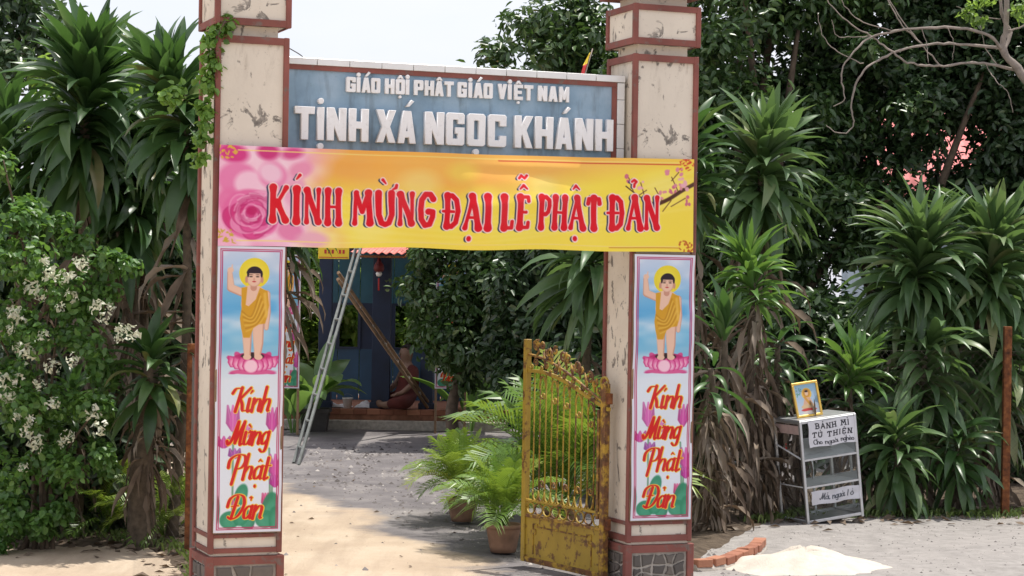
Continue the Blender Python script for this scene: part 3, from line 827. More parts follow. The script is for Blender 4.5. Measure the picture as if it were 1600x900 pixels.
grf = m.mix(m.ramp(m.noise(75, 4, .7, vec=pos), [(.4, 0.), (.7, .7)]), gr, (.17, .155, .15))
sd = m.ramp(m.noise(1.4, 7, .6, vec=pos), [(.25, (.40, .31, .225)), (.5, (.49, .39, .29)), (.78, (.57, .48, .37))])
sdf = m.mix(m.ramp(m.noise(60, 4, .7, vec=pos), [(.5, 0.), (.8, .5)]), sd, (.36, .29, .22))
grf = m.mix(m.ramp(madd(sep.outputs['X'], 1.0, madd(nz_big, .5, -.25)), [(.75, 0.), (1.0, .8)]), grf, m.ramp(m.noise(7, 8, .75, vec=pos), [(.3, (.23, .215, .20)), (.7, (.41, .385, .36))]))
trk = m.ramp(m.noise(3.0, 5, .6, vec=pos, stretch=(1.6, .22, 1)), [(.46, 0.), (.66, .55)])
grf = m.mix(m.ramp(m.noise(.8, 7, .7, vec=pos), [(.5, 0.), (.66, .6)]), grf, (.34, .315, .295))
sdf = m.mix(trk, sdf, (.34, .265, .195))
m.base(m.mix(sandm, grf, sdf)).set(.95, spec=.15)
m.bump(m.mix(.5, m.noise(14, 7, .7, vec=pos), m.noise(70, 4, .7, vec=pos)), .7, .03)
M['ground'] = m.m
def ground_h(x, y):
    return 0.018 * math.sin(x * 1.3 + y * .7) * math.sin(y * .9 - x * .4) + .012 * math.sin(x * 3.1 - y * 2.3)
xs = [-220, -80, -30, -14] + list(np.linspace(-9, 9, 61)) + [14, 30, 80, 220]
ys = [-60, -10, 3, 8] + list(np.linspace(9.5, 36, 84)) + [45, 80, 160, 400]
gv = [(x, y, ground_h(x, y) if 9 < y < 37 and abs(x) < 9.5 else 0.0) for y in ys for x in xs]
nx_ = len(xs)
gf = [(j * nx_ + i, j * nx_ + i + 1, (j + 1) * nx_ + i + 1, (j + 1) * nx_ + i) for j in range(len(ys) - 1) for i in range(nx_ - 1)]
structure(obj('ground', np_mesh('ground', gv, gf, True), M['ground']))

m = Mat('bed_soil')
m.base(m.ramp(m.noise(9, 7, .65), [(.3, (.055, .042, .032)), (.7, (.15, .115, .085))])).set(.95, spec=.1).bump(m.noise(30, 6, .7), .7, .03)
M['bed'] = m.m
def bed(name, front, back):
    n = 40
    V_ = []
    for i in range(n + 1):
        f = i / n * (len(front) - 1); k = min(int(f), len(front) - 2); t = f - k
        a, b = front[k].lerp(front[k + 1], t), back[k].lerp(back[k + 1], t)
        for j in range(9):
            p = a.lerp(b, j / 8)
            wob = .05 * math.sin(i * 1.7 + 3 * j) if j == 0 else 0
            V_.append((p.x, p.y + wob, ground_h(p.x, p.y) + (-.01 if j in (0, 8) else .02 + .008 * math.sin(i * 2.1 + j))))
    F_ = [(i * 9 + j, (i + 1) * 9 + j, (i + 1) * 9 + j + 1, i * 9 + j + 1) for i in range(n) for j in range(8)]
    structure(obj(name, np_mesh(name, V_, F_, True), M['bed']))
up_ = Vector((0, 1, 0))
fb = [gate_pt(G(325, 450)[0], .22, 0), ground_at(250, 868), ground_at(120, 862), ground_at(-200, 862)]
bed('planting_bed_left', fb, [p + up_ * 4.5 for p in fb])
fb = [gate_pt(G(1090, 450)[0], .30, 0), ground_at(1210, 818), ground_at(1420, 806), ground_at(1900, 802)]
bed('planting_bed_right', fb, [p + up_ * 4.5 for p in fb])

# loose stones and crumbs over the yard
def pebbles(name, n, area, smin, smax, mat, seed, power=2.5):
    r = np.random.RandomState(seed)
    ico = np.array([[1, 0, -.2], [.31, .95, -.2], [-.81, .59, -.2], [-.81, -.59, -.2], [.31, -.95, -.2], [0, 0, .8]])
    tri = np.array([[0, 1, 5], [1, 2, 5], [2, 3, 5], [3, 4, 5], [4, 0, 5]])
    V, T = [], []
    for i in range(n):
        x, y = area(r)
        s = smin + (smax - smin) * r.rand() ** power
        p = ico * (1 + .5 * (r.rand(6, 1) - .5)) * s * np.array([1, .7 + .5 * r.rand(), .55 + .4 * r.rand()])
        a = r.rand() * 6.28
        c_, s_ = math.cos(a), math.sin(a)
        p = np.stack([p[:, 0] * c_ - p[:, 1] * s_, p[:, 0] * s_ + p[:, 1] * c_, p[:, 2]], 1) + np.array([x, y, ground_h(x, y)])
        T.append(tri + len(V) * 6)
        V.append(p)
    o = obj(name, np_mesh(name, np.concatenate(V), np.concatenate(T)), mat)
    o['kind'] = 'stuff'
    return o
m = Mat('loose_stone')
m.base(m.ramp(m.island(), [(0., (.06, .052, .05)), (.6, (.15, .135, .13)), (.9, (.24, .22, .21)), (1., (.40, .37, .34))])).set(.9, spec=.2)
M['pebble'] = m.m
def yard_spot(r):
    while True:
        x, y = r.uniform(-2.3, 1.6), r.uniform(12.4, 24.5)
        ln = -.939 * (x + 2.05) - .346 * (y - 19.0)
        if ln < -.25 or r.rand() < .05: return x, y
tag(pebbles('yard_gravel', 5200, yard_spot, .005, .038, M['pebble'], 3, 4.0), 'loose grey stones and crumbs over the yard and its entrance', 'gravel')
tag(pebbles('roadside_gravel', 2600, lambda r: (r.uniform(.9, 6.0), r.uniform(12.0, 17.2)), .003, .017, M['pebble'], 5, 3.5), 'fine grey gravel along the roadside by the glass cabinet', 'gravel')

# ------------------------------------------------------------------ gate pillars
def stone_panel(parent, x0, x1, z0, z1, y, mat, cols, rows, seed, axis='x', jit=.32, depth=.018):
    """irregular facing stones; each is an object under the pillar base"""
    r = random.Random(seed)
    P_ = {}
    for j in range(rows + 1):
        for i in range(cols + 1):
            a, b = i / cols, j / rows
            if 0 < i < cols: a += r.uniform(-jit, jit) / cols
            if 0 < j < rows: b += r.uniform(-jit, jit) / rows
            P_[i, j] = (x0 + a * (x1 - x0), z0 + b * (z1 - z0))
    for j in range(rows):
        for i in range(cols):
            q = [P_[i, j], P_[i + 1, j], P_[i + 1, j + 1], P_[i, j + 1]]
            cx, cz = sum(p[0] for p in q) / 4, sum(p[1] for p in q) / 4
            pts = []
            for k in range(4):
                a, b = q[k], q[(k + 1) % 4]
                pts.append(a)
                pts.append(((a[0] + b[0]) / 2 + r.uniform(-.006, .006), (a[1] + b[1]) / 2 + r.uniform(-.006, .006)))
            g = .010
            pts = [(cx + (p[0] - cx) * (1 - g / max(.02, math.hypot(p[0] - cx, p[1] - cz))), cz + (p[1] - cz) * (1 - g / max(.02, math.hypot(p[0] - cx, p[1] - cz)))) for p in pts]
            dd = depth * r.uniform(.5, 1.0)
            bm = bmesh.new()
            f = lambda x, z, d: Vector((x, y - d, z)) if axis == 'x' else Vector((y - d, x, z))
            back = [bm.verts.new(f(x, z, 0)) for x, z in pts]
            mid = [bm.verts.new(f(x, z, dd * .7)) for x, z in pts]
            fro = [bm.verts.new(f(cx + (x - cx) * .86, cz + (z - cz) * .86, dd)) for x, z in pts]
            for A_, B_ in ((back, mid), (mid, fro)):
                for k in range(8): bm.faces.new((A_[k], A_[(k + 1) % 8], B_[(k + 1) % 8], B_[k]))
            bm.faces.new(fro)
            bmesh.ops.recalc_face_normals(bm, faces=bm.faces)
            obj('stone', bm, mat, parent)
def pillar(label, s0, s1, zz, depth, seed, cols, rows):
    """zz: z of base split, band bottom, band top, shaft top, neck top, box top"""
    z_base, z_b0, z_b1, z_top, z_neck, z_box = zz
    w = s1 - s0
    t = thing('gate_pillar', label, 'pillar', gate_pt(s0, 0, 0), TH, 'pillars of the gateway')
    E = .012                                                     # trim stands proud by this much
    tw = .033
    box_obj('shaft', (.006, w - .006, .006, depth - .006, z_base - .01, z_top - .004), M['cream'], t, .004)
    # red edging of the shaft: corner posts and bands, on all four sides
    def trims(name, z0, z1, bands, ww, x0=0.0, x1=w, y0=0.0, y1=depth):
        bm = bmesh.new()
        for cx0, cx1 in ((x0 - E, x0 - E + ww), (x1 + E - ww, x1 + E)):
            for cy0, cy1 in ((y0 - E, y0 - E + ww), (y1 + E - ww, y1 + E)):
                box(bm, cx0, cx1, cy0, cy1, z0, z1, .004)
        e = E - .003
        for b0, b1 in bands:
            for cy0, cy1 in ((y0 - e, y0 + .02), (y1 - .02, y1 + e)):
                box(bm, x0 - E + ww - .002, x1 + E - ww + .002, cy0, cy1, b0, b1)
            for cx0, cx1 in ((x0 - e, x0 + .02), (x1 - .02, x1 + e)):
                box(bm, cx0, cx1, y0 - E + ww - .002, y1 + E - ww + .002, b0, b1)
        return obj(name, bm, M['red_trim'], t)
    trims('shaft_trim', z_base + .006, z_top, [(z_top - .045, z_top - .003), (z_b1 - .022, z_b1), (z_base + .009, z_b0)], tw)
    # plinth: mortar core, red frame and facing stones
    pl_ = box_obj('plinth', (-.004, w + .004, -.004, depth + .004, 0, z_base - .012), M['mortar'], t)
    trims('plinth_trim', 0.0, z_base - .008, [(z_base - .058, z_base - .011)], .046, -.012, w + .012, -.012, depth + .012)
    stone_panel(pl_, .034, w - .034, .012, z_base - .066, -.004, M['stone'], cols, rows, seed)
    stone_panel(pl_, .034, depth - .034, .012, z_base - .066, -.004, M['stone'], cols, rows, seed + 1, 'y')
    # neck and the box above, then a second neck and a coping
    box_obj('neck', (.045, w - .045, .045, depth - .045, z_top - .002, z_neck + .004), M['cream'], t)
    box_obj('lantern_box', (-.004, w + .004, -.004, depth + .004, z_neck, z_box - .003), M['cream'], t, .004)
    trims('lantern_box_trim', z_neck - .003, z_box, [(z_neck, z_neck + .04), (z_box - .04, z_box - .003)], tw, -.008, w + .008, -.008, depth + .008)
    box_obj('upper_neck', (.05, w - .05, .05, depth - .05, z_box - .004, z_box + .06), M['cream'], t)
    bm = bmesh.new()
    r4 = [((-.05, -.05), (w + .05, depth + .05), z_box + .06), ((-.05, -.05), (w + .05, depth + .05), z_box + .11), ((.05, .05), (w - .05, depth - .05), z_box + .20)]
    rings = [[bm.verts.new(p) for p in ((a[0], a[1], z), (b[0], a[1], z), (b[0], b[1], z), (a[0], b[1], z))] for a, b, z in r4]
    for A_, B_ in zip(rings, rings[1:]):
        for k in range(4): bm.faces.new((A_[k], A_[(k + 1) % 4], B_[(k + 1) % 4], B_[k]))
    bm.faces.new(rings[0][::-1]); bm.faces.new(rings[-1])
    obj('coping', bm, M['red_trim'], t)
    return t
zl = lambda x, y: G(x, y)[1]
sL0, sL1 = G(334, 450)[0], G(443, 450)[0]
sR0, sR1 = G(987, 450)[0], G(1083, 450)[0]
DEP = .40
pillar('left cream gate pillar with red trim and creeper at its top', sL0, sL1, (zl(380, 866), zl(380, 856), zl(380, 834), zl(390, 56), zl(390, 40), zl(390, -75)), DEP, 3, 3, 2)
pillar('right cream gate pillar with red trim beside the yellow gate leaf', sR0, sR1, (zl(1030, 848), zl(1030, 836), zl(1030, 814), zl(1040, 86), zl(1040, 71), zl(1040, 8)), DEP, 8, 5, 3)

# ------------------------------------------------------------------ blue name board with raised letters
OFF = .13
zb_top = G(700, 110, OFF)[1]
zb_bot = G(700, 300, OFF)[1]
sb0, sb1 = sL1 + .014, sR0 - .014
bt = thing('name_board', 'weathered blue name board with raised white letters between the two pillars', 'sign', gate_pt(sb0, OFF, 0), TH)
bwid = sb1 - sb0
TT = .052
box_obj('board', (0, bwid - TT, 0, .14, zb_bot, zb_top - .045), M['blue_board'], bt)
box_obj('top_border', (0, bwid - TT - .001, -.012, .139, zb_top - .0455, zb_top - .016), M['red_trim'], bt)
box_obj('side_border', (bwid - TT - .034, bwid - TT - .002, -.0105, .02, zb_bot, zb_top - .047), M['red_trim'], bt)
nt = 11
for k in range(nt):
    a0, a1 = (bwid) * k / nt, (bwid) * (k + 1) / nt
    box_obj('coping_tile', (a0 + .002, a1 - .002, -.02 - .001 * (k % 3), .15, zb_top - .015, zb_top + .026), M['tile_white'], bt, .002)
box_obj('coping_bed', (0, bwid, -.012, .142, zb_top - .0158, zb_top + .018), M['dirt_joint'], bt)
zt = zb_bot
k = 0
while zt < zb_top - .03:
    z1_ = min(zt + .155, zb_top - .018)
    box_obj('jamb_tile', (bwid - TT + .001, bwid - .001, -.014 - .001 * (k % 2), .14, zt + .002, z1_ - .001), M['tile_white'], bt, .002)
    zt = z1_; k += 1
# glyph outlines, unit height, y up; second lists are holes
t_ = .20
def chamf(x0, y0, x1, y1, c): return [(x0 + c, y0), (x1 - c, y0), (x1, y0 + c), (x1, y1 - c), (x1 - c, y1), (x0 + c, y1), (x0, y1 - c), (x0, y0 + c)]
W_ = .58
GLY = {
 'T': (W_, [[(.19, 0), (.39, 0), (.39, .8), (W_, .8), (W_, 1), (0, 1), (0, .8), (.19, .8)]]),
 'I': (.2, [[(0, 0), (.2, 0), (.2, 1), (0, 1)]]),
 'N': (W_, [[(0, 0), (.2, 0), (.2, .50), (.38, 0), (W_, 0), (W_, 1), (.38, 1), (.38, .50), (.2, 1), (0, 1)]]),
 'H': (W_, [[(0, 0), (.2, 0), (.2, .4), (.38, .4), (.38, 0), (W_, 0), (W_, 1), (.38, 1), (.38, .6), (.2, .6), (.2, 1), (0, 1)]]),
 'X': (W_, [[(0, 0), (.20, 0), (.29, .32), (.38, 0), (W_, 0), (.40, .5), (W_, 1), (.38, 1), (.29, .68), (.20, 1), (0, 1), (.18, .5)]]),
 'A': (W_, [[(0, 0), (.19, 0), (.22, .18), (.36, .18), (.39, 0), (W_, 0), (.41, 1), (.17, 1)], [(.25, .36), (.29, .66), (.33, .36)]]),
 'G': (W_, [[(.05, 0), (.53, 0), (W_, .05), (W_, .55), (.30, .55), (.30, .37), (.38, .37), (.38, .19), (.2, .19), (.2, .81), (.38, .81), (.38, .68), (W_, .68), (W_, .95), (.53, 1), (.05, 1), (0, .95), (0, .05)]]),
 'O': (W_, [chamf(0, 0, W_, 1, .06), chamf(.2, .19, .38, .81, .02)]),
 'C': (W_, [[(.05, 0), (.53, 0), (W_, .05), (W_, .34), (.38, .34), (.38, .19), (.2, .19), (.2, .81), (.38, .81), (.38, .66), (W_, .66), (W_, .95), (.53, 1), (.05, 1), (0, .95), (0, .05)]]),
 'K': (W_, [[(0, 0), (.2, 0), (.2, .36), (.24, .44), (.37, 0), (W_, 0), (.37, .56), (W_, 1), (.36, 1), (.2, .68), (.2, 1), (0, 1)]]),
 'P': (W_, [[(0, 0), (.2, 0), (.2, .34), (.52, .34), (W_, .40), (W_, .94), (.52, 1), (0, 1)], [(.2, .53), (.2, .81), (.38, .81), (.38, .53)]]),
 'V': (W_, [[(.19, 0), (.39, 0), (W_, 1), (.37, 1), (.29, .40), (.21, 1), (0, 1)]]),
 'E': (W_, [[(0, 0), (W_, 0), (W_, .19), (.2, .19), (.2, .41), (.5, .41), (.5, .59), (.2, .59), (.2, .81), (W_, .81), (W_, 1), (0, 1)]]),
 'M': (.72, [[(0, 0), (.18, 0), (.18, .55), (.30, .15), (.42, .15), (.54, .55), (.54, 0), (.72, 0), (.72, 1), (.52, 1), (.36, .5), (.20, 1), (0, 1)]]),
}
ACC = {'dot': [[(.13 * math.cos(k * math.pi / 8), .13 * math.sin(k * math.pi / 8)) for k in range(16)]],
       'acute': [[(-.16, -.12), (-.02, -.10), (.2, .14), (.08, .2)]],
       'circ': [[(-.2, -.1), (-.09, -.1), (0, -.02), (.09, -.1), (.2, -.1), (.06, .1), (-.06, .1)]]}
def outline_mesh(name, loops, sx, sz, depth, bevel):
    cu = bpy.data.curves.new(name, 'CURVE')
    cu.dimensions = '2D'
    cu.fill_mode = 'BOTH'
    cu.extrude = depth / 2
    cu.bevel_depth = bevel
    cu.bevel_resolution = 0
    for lp in loops:
        sp = cu.splines.new('POLY')
        sp.points.add(len(lp) - 1)
        for i, (x, y) in enumerate(lp): sp.points[i].co = (x * sx, y * sz, 0, 1)
        sp.use_cyclic_u = True
    o = bpy.data.objects.new(name, cu)
    col.objects.link(o)
    me = bpy.data.meshes.new_from_object(o.evaluated_get(bpy.context.evaluated_depsgraph_get()))
    bpy.data.objects.remove(o)
    bpy.data.curves.remove(cu)
    me.transform(Matrix.Rotation(R(90), 4, 'X'))
    me.name = name
    return me
def board_xz(px, py):
    s, z = G(px, py, OFF)
    return s - sb0, z
S1 = lambda x: 320 + x / 3.6
S2 = lambda x: 700 + x / 3.6
row1 = [('G', S1(792), S1(842), ''), ('I', S1(851), S1(868), 'i'), ('A', S1(880), S1(925), 'a'), ('O', S1(932), S1(980), ''), ('H', S1(1010), S1(1060), ''), ('O', S1(1070), S1(1118), 'cd'), ('I', S1(1126), S1(1143), 'i'),
        ('P', S1(1173), S1(1222), ''), ('H', S1(1233), S1(1282), ''), ('A', S1(1290), S1(1336), 'c'), ('T', S1(1344), S1(1392), ''), ('G', S2(50), S2(98), ''), ('I', S2(111), S2(128), 'i'), ('A', S2(140), S2(188), 'a'), ('O', S2(196), S2(244), ''),
        ('V', S2(276), S2(322), ''), ('I', S2(333), S2(350), 'i'), ('E', S2(367), S2(413), 'cd'), ('T', S2(424), S2(471), ''), ('N', S2(502), S2(550), ''), ('A', S2(561), S2(608), ''), ('M', S2(621), S2(673), '')]
row2 = [('T', S1(500), S1(607), ''), ('I', S1(626), S1(660), 'id'), ('N', S1(680), S1(785), ''), ('H', S1(803), S1(910), ''), ('X', S1(958), S1(1062), ''), ('A', S1(1078), S1(1176), 'a'), ('N', S1(1230), S1(1334), ''), ('G', S1(1349), S2(80), ''),
        ('O', S2(100), S2(197), 'd'), ('C', S2(217), S2(315), ''), ('K', S2(366), S2(463), ''), ('H', S2(481), S2(578), ''), ('A', S2(594), S2(687), 'a'), ('N', S2(706), S2(803), ''), ('H', S2(819), S2(915), '')]
for row, (xa, xb), (ta, tb), (ba, bb_), dep in ((row1, (545, 880), (121, 136.5), (143.5, 159.5), .020), (row2, (475, 950), (167.5, 188), (218, 236.5), .034)):
    for ch, x0, x1, acc in row:
        f = ((x0 + x1) / 2 - xa) / (xb - xa)
        yt, yb_ = ta + f * (tb - ta), ba + f * (bb_ - ba)
        lx0, lz0 = board_xz(x0, yb_)
        lx1, lz1 = board_xz(x1, yt)
        lx0 = board_xz(x0, (yt + yb_) / 2)[0]; lx1 = board_xz(x1, (yt + yb_) / 2)[0]
        zb_, zt_ = board_xz((x0 + x1) / 2, yb_)[1], board_xz((x0 + x1) / 2, yt)[1]
        h = zt_ - zb_
        w0, loops = GLY[ch]
        me = outline_mesh('letter', loops, (lx1 - lx0) / w0, h, dep, .0022)
        lo = obj('letter', me, M['letter_white'], bt, (lx0, -dep / 2 - .0022, zb_))
        cxm = (lx1 - lx0) / 2
        for a_ in acc:
            kind, dz = {'i': ('dot', 1.2), 'd': ('dot', -.2), 'a': ('acute', 1.22), 'c': ('circ', 1.17)}[a_]
            k_ = h * (.62 if row is row2 else .95)
            if a_ == 'd' and row is row1: k_ = h * .6
            obj('accent', outline_mesh('accent', ACC[kind], k_ if a_ != 'd' or row is row1 else h * .7, k_ if a_ != 'd' or row is row1 else h * .7, dep, .0022), M['letter_white'], lo, (cxm + (h * .08 if a_ == 'a' else 0), 0, dz * h))

# ------------------------------------------------------------------ cloth banner and the posters
TLs, TLz = G(343, 226, -.03); TRs, TRz = G(1084, 249, -.03); BLs, BLz = G(340, 384, -.03); BRs, BRz = G(1082, 394, -.03)
def banner_fn(u, v):
    s = (TLs * (1 - u) + TRs * u) * (1 - v) + (BLs * (1 - u) + BRs * u) * v
    z = (TLz * (1 - u) + TRz * u) * (1 - v) + (BLz * (1 - u) + BRz * u) * v
    z = z - .010 * np.sin(np.pi * u) * (1 - v) + .006 * np.sin(u * 21) * v * np.sin(np.pi * u)
    free = np.clip((u - .12) / .12, 0, 1) * np.clip((.88 - u) / .12, 0, 1)
    off = -.036 - .006 * np.sin(v * 5 + u * 9) * (.3 + free) + 1.5 * free * (.009 * np.sin(u * 26 + v * 2) + .004 * np.sin(u * 61 - v * 4) * v + .014 * np.sin(u * 9 - v * 2.5 + 1)
          + .004 * np.exp(-((v - .16 - .5 * (u - .55)) / .07) ** 2) - .005 * np.exp(-((v - .45 + .5 * (u - .75)) / .09) ** 2) - .003 * np.exp(-((v - .12) / .05) ** 2))
    return (GA[0] + UX * s - UY * off, GA[1] + UY * s + UX * off, z)
tag(obj('cloth_banner', bc.mesh('cloth_banner', banner_fn), M['print']), 'long yellow and pink printed banner with red lettering stretched across the gateway', 'banner')
def poster_mesh(name, w, h):
    return pc.mesh(name, lambda u, v: (u * w, -.006 - .006 * np.sin(u * 5 + v * 9) * np.sin(np.pi * v) - .004 * np.sin(v * 23 + 2 * u) - .002 * np.sin(v * 61 + u * 7) * u, h * (1 - v)))
def poster(label, x0, x1, yt, yb):
    s0, s1 = G(x0, 600, -.015)[0], G(x1, 600, -.015)[0]
    z1, z0 = G((x0 + x1) / 2, yt, -.015)[1], G((x0 + x1) / 2, yb, -.015)[1]
    t = thing('tall_poster', label, 'poster', gate_pt(s0, -.024, z0), TH, 'tall printed posters')
    obj('printed_sheet', poster_mesh('printed_sheet', s1 - s0, z1 - z0), M['print'], t)
    bm = bmesh.new()
    w, h = s1 - s0, z1 - z0
    for d in ((0, w, -.001, .008, -.006, .006), (0, w, -.001, .008, h - .006, h + .006), (-.004, .008, 0, .009, 0, h), (w - .008, w + .004, 0, .009, 0, h)): box(bm, *d)
    obj('batten_frame', bm, M['wood'], t)
    return w, h
pw_, ph_ = poster('tall child Buddha poster in red script on the left gate pillar', 336, 441, 385, 831)
poster('tall child Buddha poster in red script on the right gate pillar', 987, 1081, 398, 812)

# ------------------------------------------------------------------ yellow iron gate leaf, opened inwards
H0 = gate_pt(sR0 - .075, .20, 0)                            # hinge foot
E0 = P(822, 700, H0.y * 1.062)
LTH = math.atan2(E0.y - H0.y, E0.x - H0.x)
LEN = math.hypot(E0.x - H0.x, E0.y - H0.y)
def L(px, py):
    s, z = plane_hit(px, py, (H0.x, H0.y), LTH)
    return s, z
gl_ = thing('gate_leaf', 'rusty yellow wrought iron gate leaf standing open inside the right pillar', 'gate', (H0.x, H0.y, 0), LTH)
def lp(px, py, y=0.0):
    s, z = L(px, py)
    return Vector((s, y, z))
def gbar(name, pts, r, mat='gate_yellow', n=6, parent=gl_, flat=None):
    bm = bmesh.new()
    tube(bm, pts, r, n, flat=flat)
    return obj(name, bm, M[mat], parent)
zbot = .035
# stiles
box_obj('free_stile', (LEN - .022, LEN + .022, -.02, .02, zbot, L(826, 530)[1]), M['gate_yellow'], gl_, .003)
box_obj('hinge_stile', (-.02, .028, -.022, .022, zbot, L(950, 600)[1]), M['gate_rusty'], gl_, .003)
box_obj('inner_stile', (.055, .080, -.014, .014, L(940, 812)[1], L(938, 640)[1]), M['gate_rusty'], gl_, .002)
zp = L(880, 818)[1]
box_obj('kick_panel', (.029, LEN - .023, -.006, .006, zbot + .01, zp), M['gate_yellow'], gl_)
box_obj('bottom_rail', (.0285, LEN - .0225, -.016, .016, zbot, zbot + .035), M['gate_rusty'], gl_, .002)
box_obj('panel_rail', (.0285, LEN - .0225, -.015, .015, zp, zp + .02), M['gate_rusty'], gl_, .002)
zr = zp + .105
box_obj('ring_rail', (.0285, LEN - .0225, -.013, .013, zr, zr + .016), M['gate_yellow'], gl_, .002)
# fret moulding on the panel
bm = bmesh.new()
xa, xb, za, zc = .13, LEN - .12, zbot + .06, zp - .055
for sgn in (1, -1):
    for pth in ([(xa + .05, zc), (xb - .05, zc)], [(xa, za), (xa, zc - .05)], [(xb, za), (xb, zc - .05)],
                [(xa, zc - .05), (xa + .03, zc - .05), (xa + .03, zc - .02), (xa, zc - .02), (xa, zc + .015), (xa + .05, zc + .015), (xa + .05, zc)],
                [(xb, zc - .05), (xb - .03, zc - .05), (xb - .03, zc - .02), (xb, zc - .02), (xb, zc + .015), (xb - .05, zc + .015), (xb - .05, zc)]):
        for (p0, q0), (p1, q1) in zip(pth, pth[1:]):
            tube(bm, [(p0, sgn * .0085, q0), (p1, sgn * .0085, q1)], .0055, 4)
obj('fret_moulding', bm, M['gate_rusty'], gl_)
# ring band
nr = 9
for k in range(nr):
    cx = .03 + (LEN - .052) * (k + .5) / nr
    rr_ = (LEN - .052) / nr / 2
    zc_ = (zp + .02 + zr) / 2
    gbar('ring', [(cx + rr_ * .97 * math.cos(a * math.pi / 4), 0, zc_ + .041 * math.sin(a * math.pi / 4)) for a in range(9)], .0065, 'gate_rusty' if k % 2 else 'gate_yellow')
# the sweeping upper rails (photo positions on the leaf)
up = smooth_path([lp(x, y) for x, y in ((824, 579), (850, 582), (880, 594), (905, 610), (930, 627), (952, 640))], 6)
gbar('arched_rail', up, .016, 'gate_yellow', 4)
up2 = smooth_path([lp(x, y) for x, y in ((824, 553), (848, 560), (872, 573), (896, 590), (922, 612), (948, 632))], 6)
gbar('upper_arched_rail', up2, .010, 'gate_rusty', 5)
def up_z(a):
    best = min(up, key=lambda p: abs(p.x - a))
    return best.z
nb = 11
for k in range(nb):
    a = .10 + (LEN - .15) * (k + .35) / nb
    gbar('bar', [(a, 0, zr + .014), (a, 0, up_z(a) - .01)], .0056, 'gate_yellow' if k % 3 else 'gate_rusty', 5)
# U scrolls at the feet of the bars and at their tops
def scroll(cx, cz, r, turn, hand, mat, name='scroll', start=0.0, rad=.0065):
    pts = []
    n = int(14 * turn)
    for i in range(n + 1):
        f = i / n
        an = start + hand * f * turn * 2 * math.pi
        q = r * (1 - .72 * f)
        pts.append((cx + q * math.cos(an), 0, cz + q * math.sin(an)))
    gbar(name, pts, rad, mat, 5)
for k in range(nb - 1):
    a = .10 + (LEN - .15) * (k + .85) / nb
    hw = (LEN - .15) / nb * .5
    gbar('foot_loop', [(a + hw * math.cos(q), .004, zr + .085 + (.07 * math.sin(q) if math.sin(q) < 0 else .07 * math.sin(q))) for q in [math.pi * (1 + i / 8) for i in range(9)]], .006, 'gate_yellow', 5)
    if k % 2 == 0:
        scroll(a, zr + .135, .030, 1.1, 1, 'gate_rusty', start=math.pi)
        gbar('head_loop', [(a + hw * math.cos(q), .004, up_z(a) - .10 + .075 * math.sin(q)) for q in [math.pi * i / 8 for i in range(9)]], .007, 'gate_yellow', 5)
        scroll(a, up_z(a) - .155, .026, 1.1, -1, 'gate_yellow', start=0)
for i, (x, y, r_, hd) in enumerate(((838, 567, .028, 1), (854, 571, .026, -1), (868, 579, .026, 1), (882, 588, .026, -1), (896, 597, .026, 1), (910, 607, .024, -1), (922, 616, .022, 1))):
    s, z = L(x, y)
    scroll(s, z, r_, 1.2, hd, 'gate_rusty', start=i)
for x, y, r_, hd, st in ((838, 540, .035, 1, 1.5), (858, 552, .045, -1, 0.5), (880, 556, .040, 1, 2.5), (902, 572, .042, -1, .2), (922, 590, .04, 1, 1.0), (944, 600, .058, -1, 4.6)):
    s, z = L(x, y)
    scroll(s, z, r_, 1.35, hd, 'gate_yellow' if x > 940 else 'gate_rusty', 'crest_scroll', st, .009)
for i, (x, y) in enumerate(((831, 572), (846, 577), (860, 583), (874, 590), (888, 599), (902, 608), (916, 618), (930, 624))):
    s, z = L(x, y)
    scroll(s, z, .020, 1.1, 1 if i % 2 else -1, 'gate_yellow', 'scroll', i * 1.3, .006)
for i, (x, y) in enumerate(((848, 541), (868, 548), (888, 560), (908, 578), (930, 598), (936, 612))):
    s, z = L(x, y)
    scroll(s, z, .030, 1.2, -1 if i % 2 else 1, 'gate_rusty', 'crest_scroll', i * 2.1, .008)
for x, y in ((849, 548), (872, 560), (892, 566), (914, 582), (860, 543), (882, 552), (903, 566), (926, 588)):
    q = lp(x, y); q0 = lp(x + 4, y + 26)
    gbar('crest_leaf', [q0, (q0 + q) / 2, q], [.006, .014, .003], 'gate_rusty', 5, flat=.5)
gbar('crest_stem', smooth_path([lp(836, 560), lp(842, 548), lp(834, 536), lp(842, 531)], 5), .008, 'gate_rusty')
for z in (.35, 1.15): box_obj('hinge', (-.06, -.019, -.014, .014, z, z + .07), M['rust'], gl_, .003)
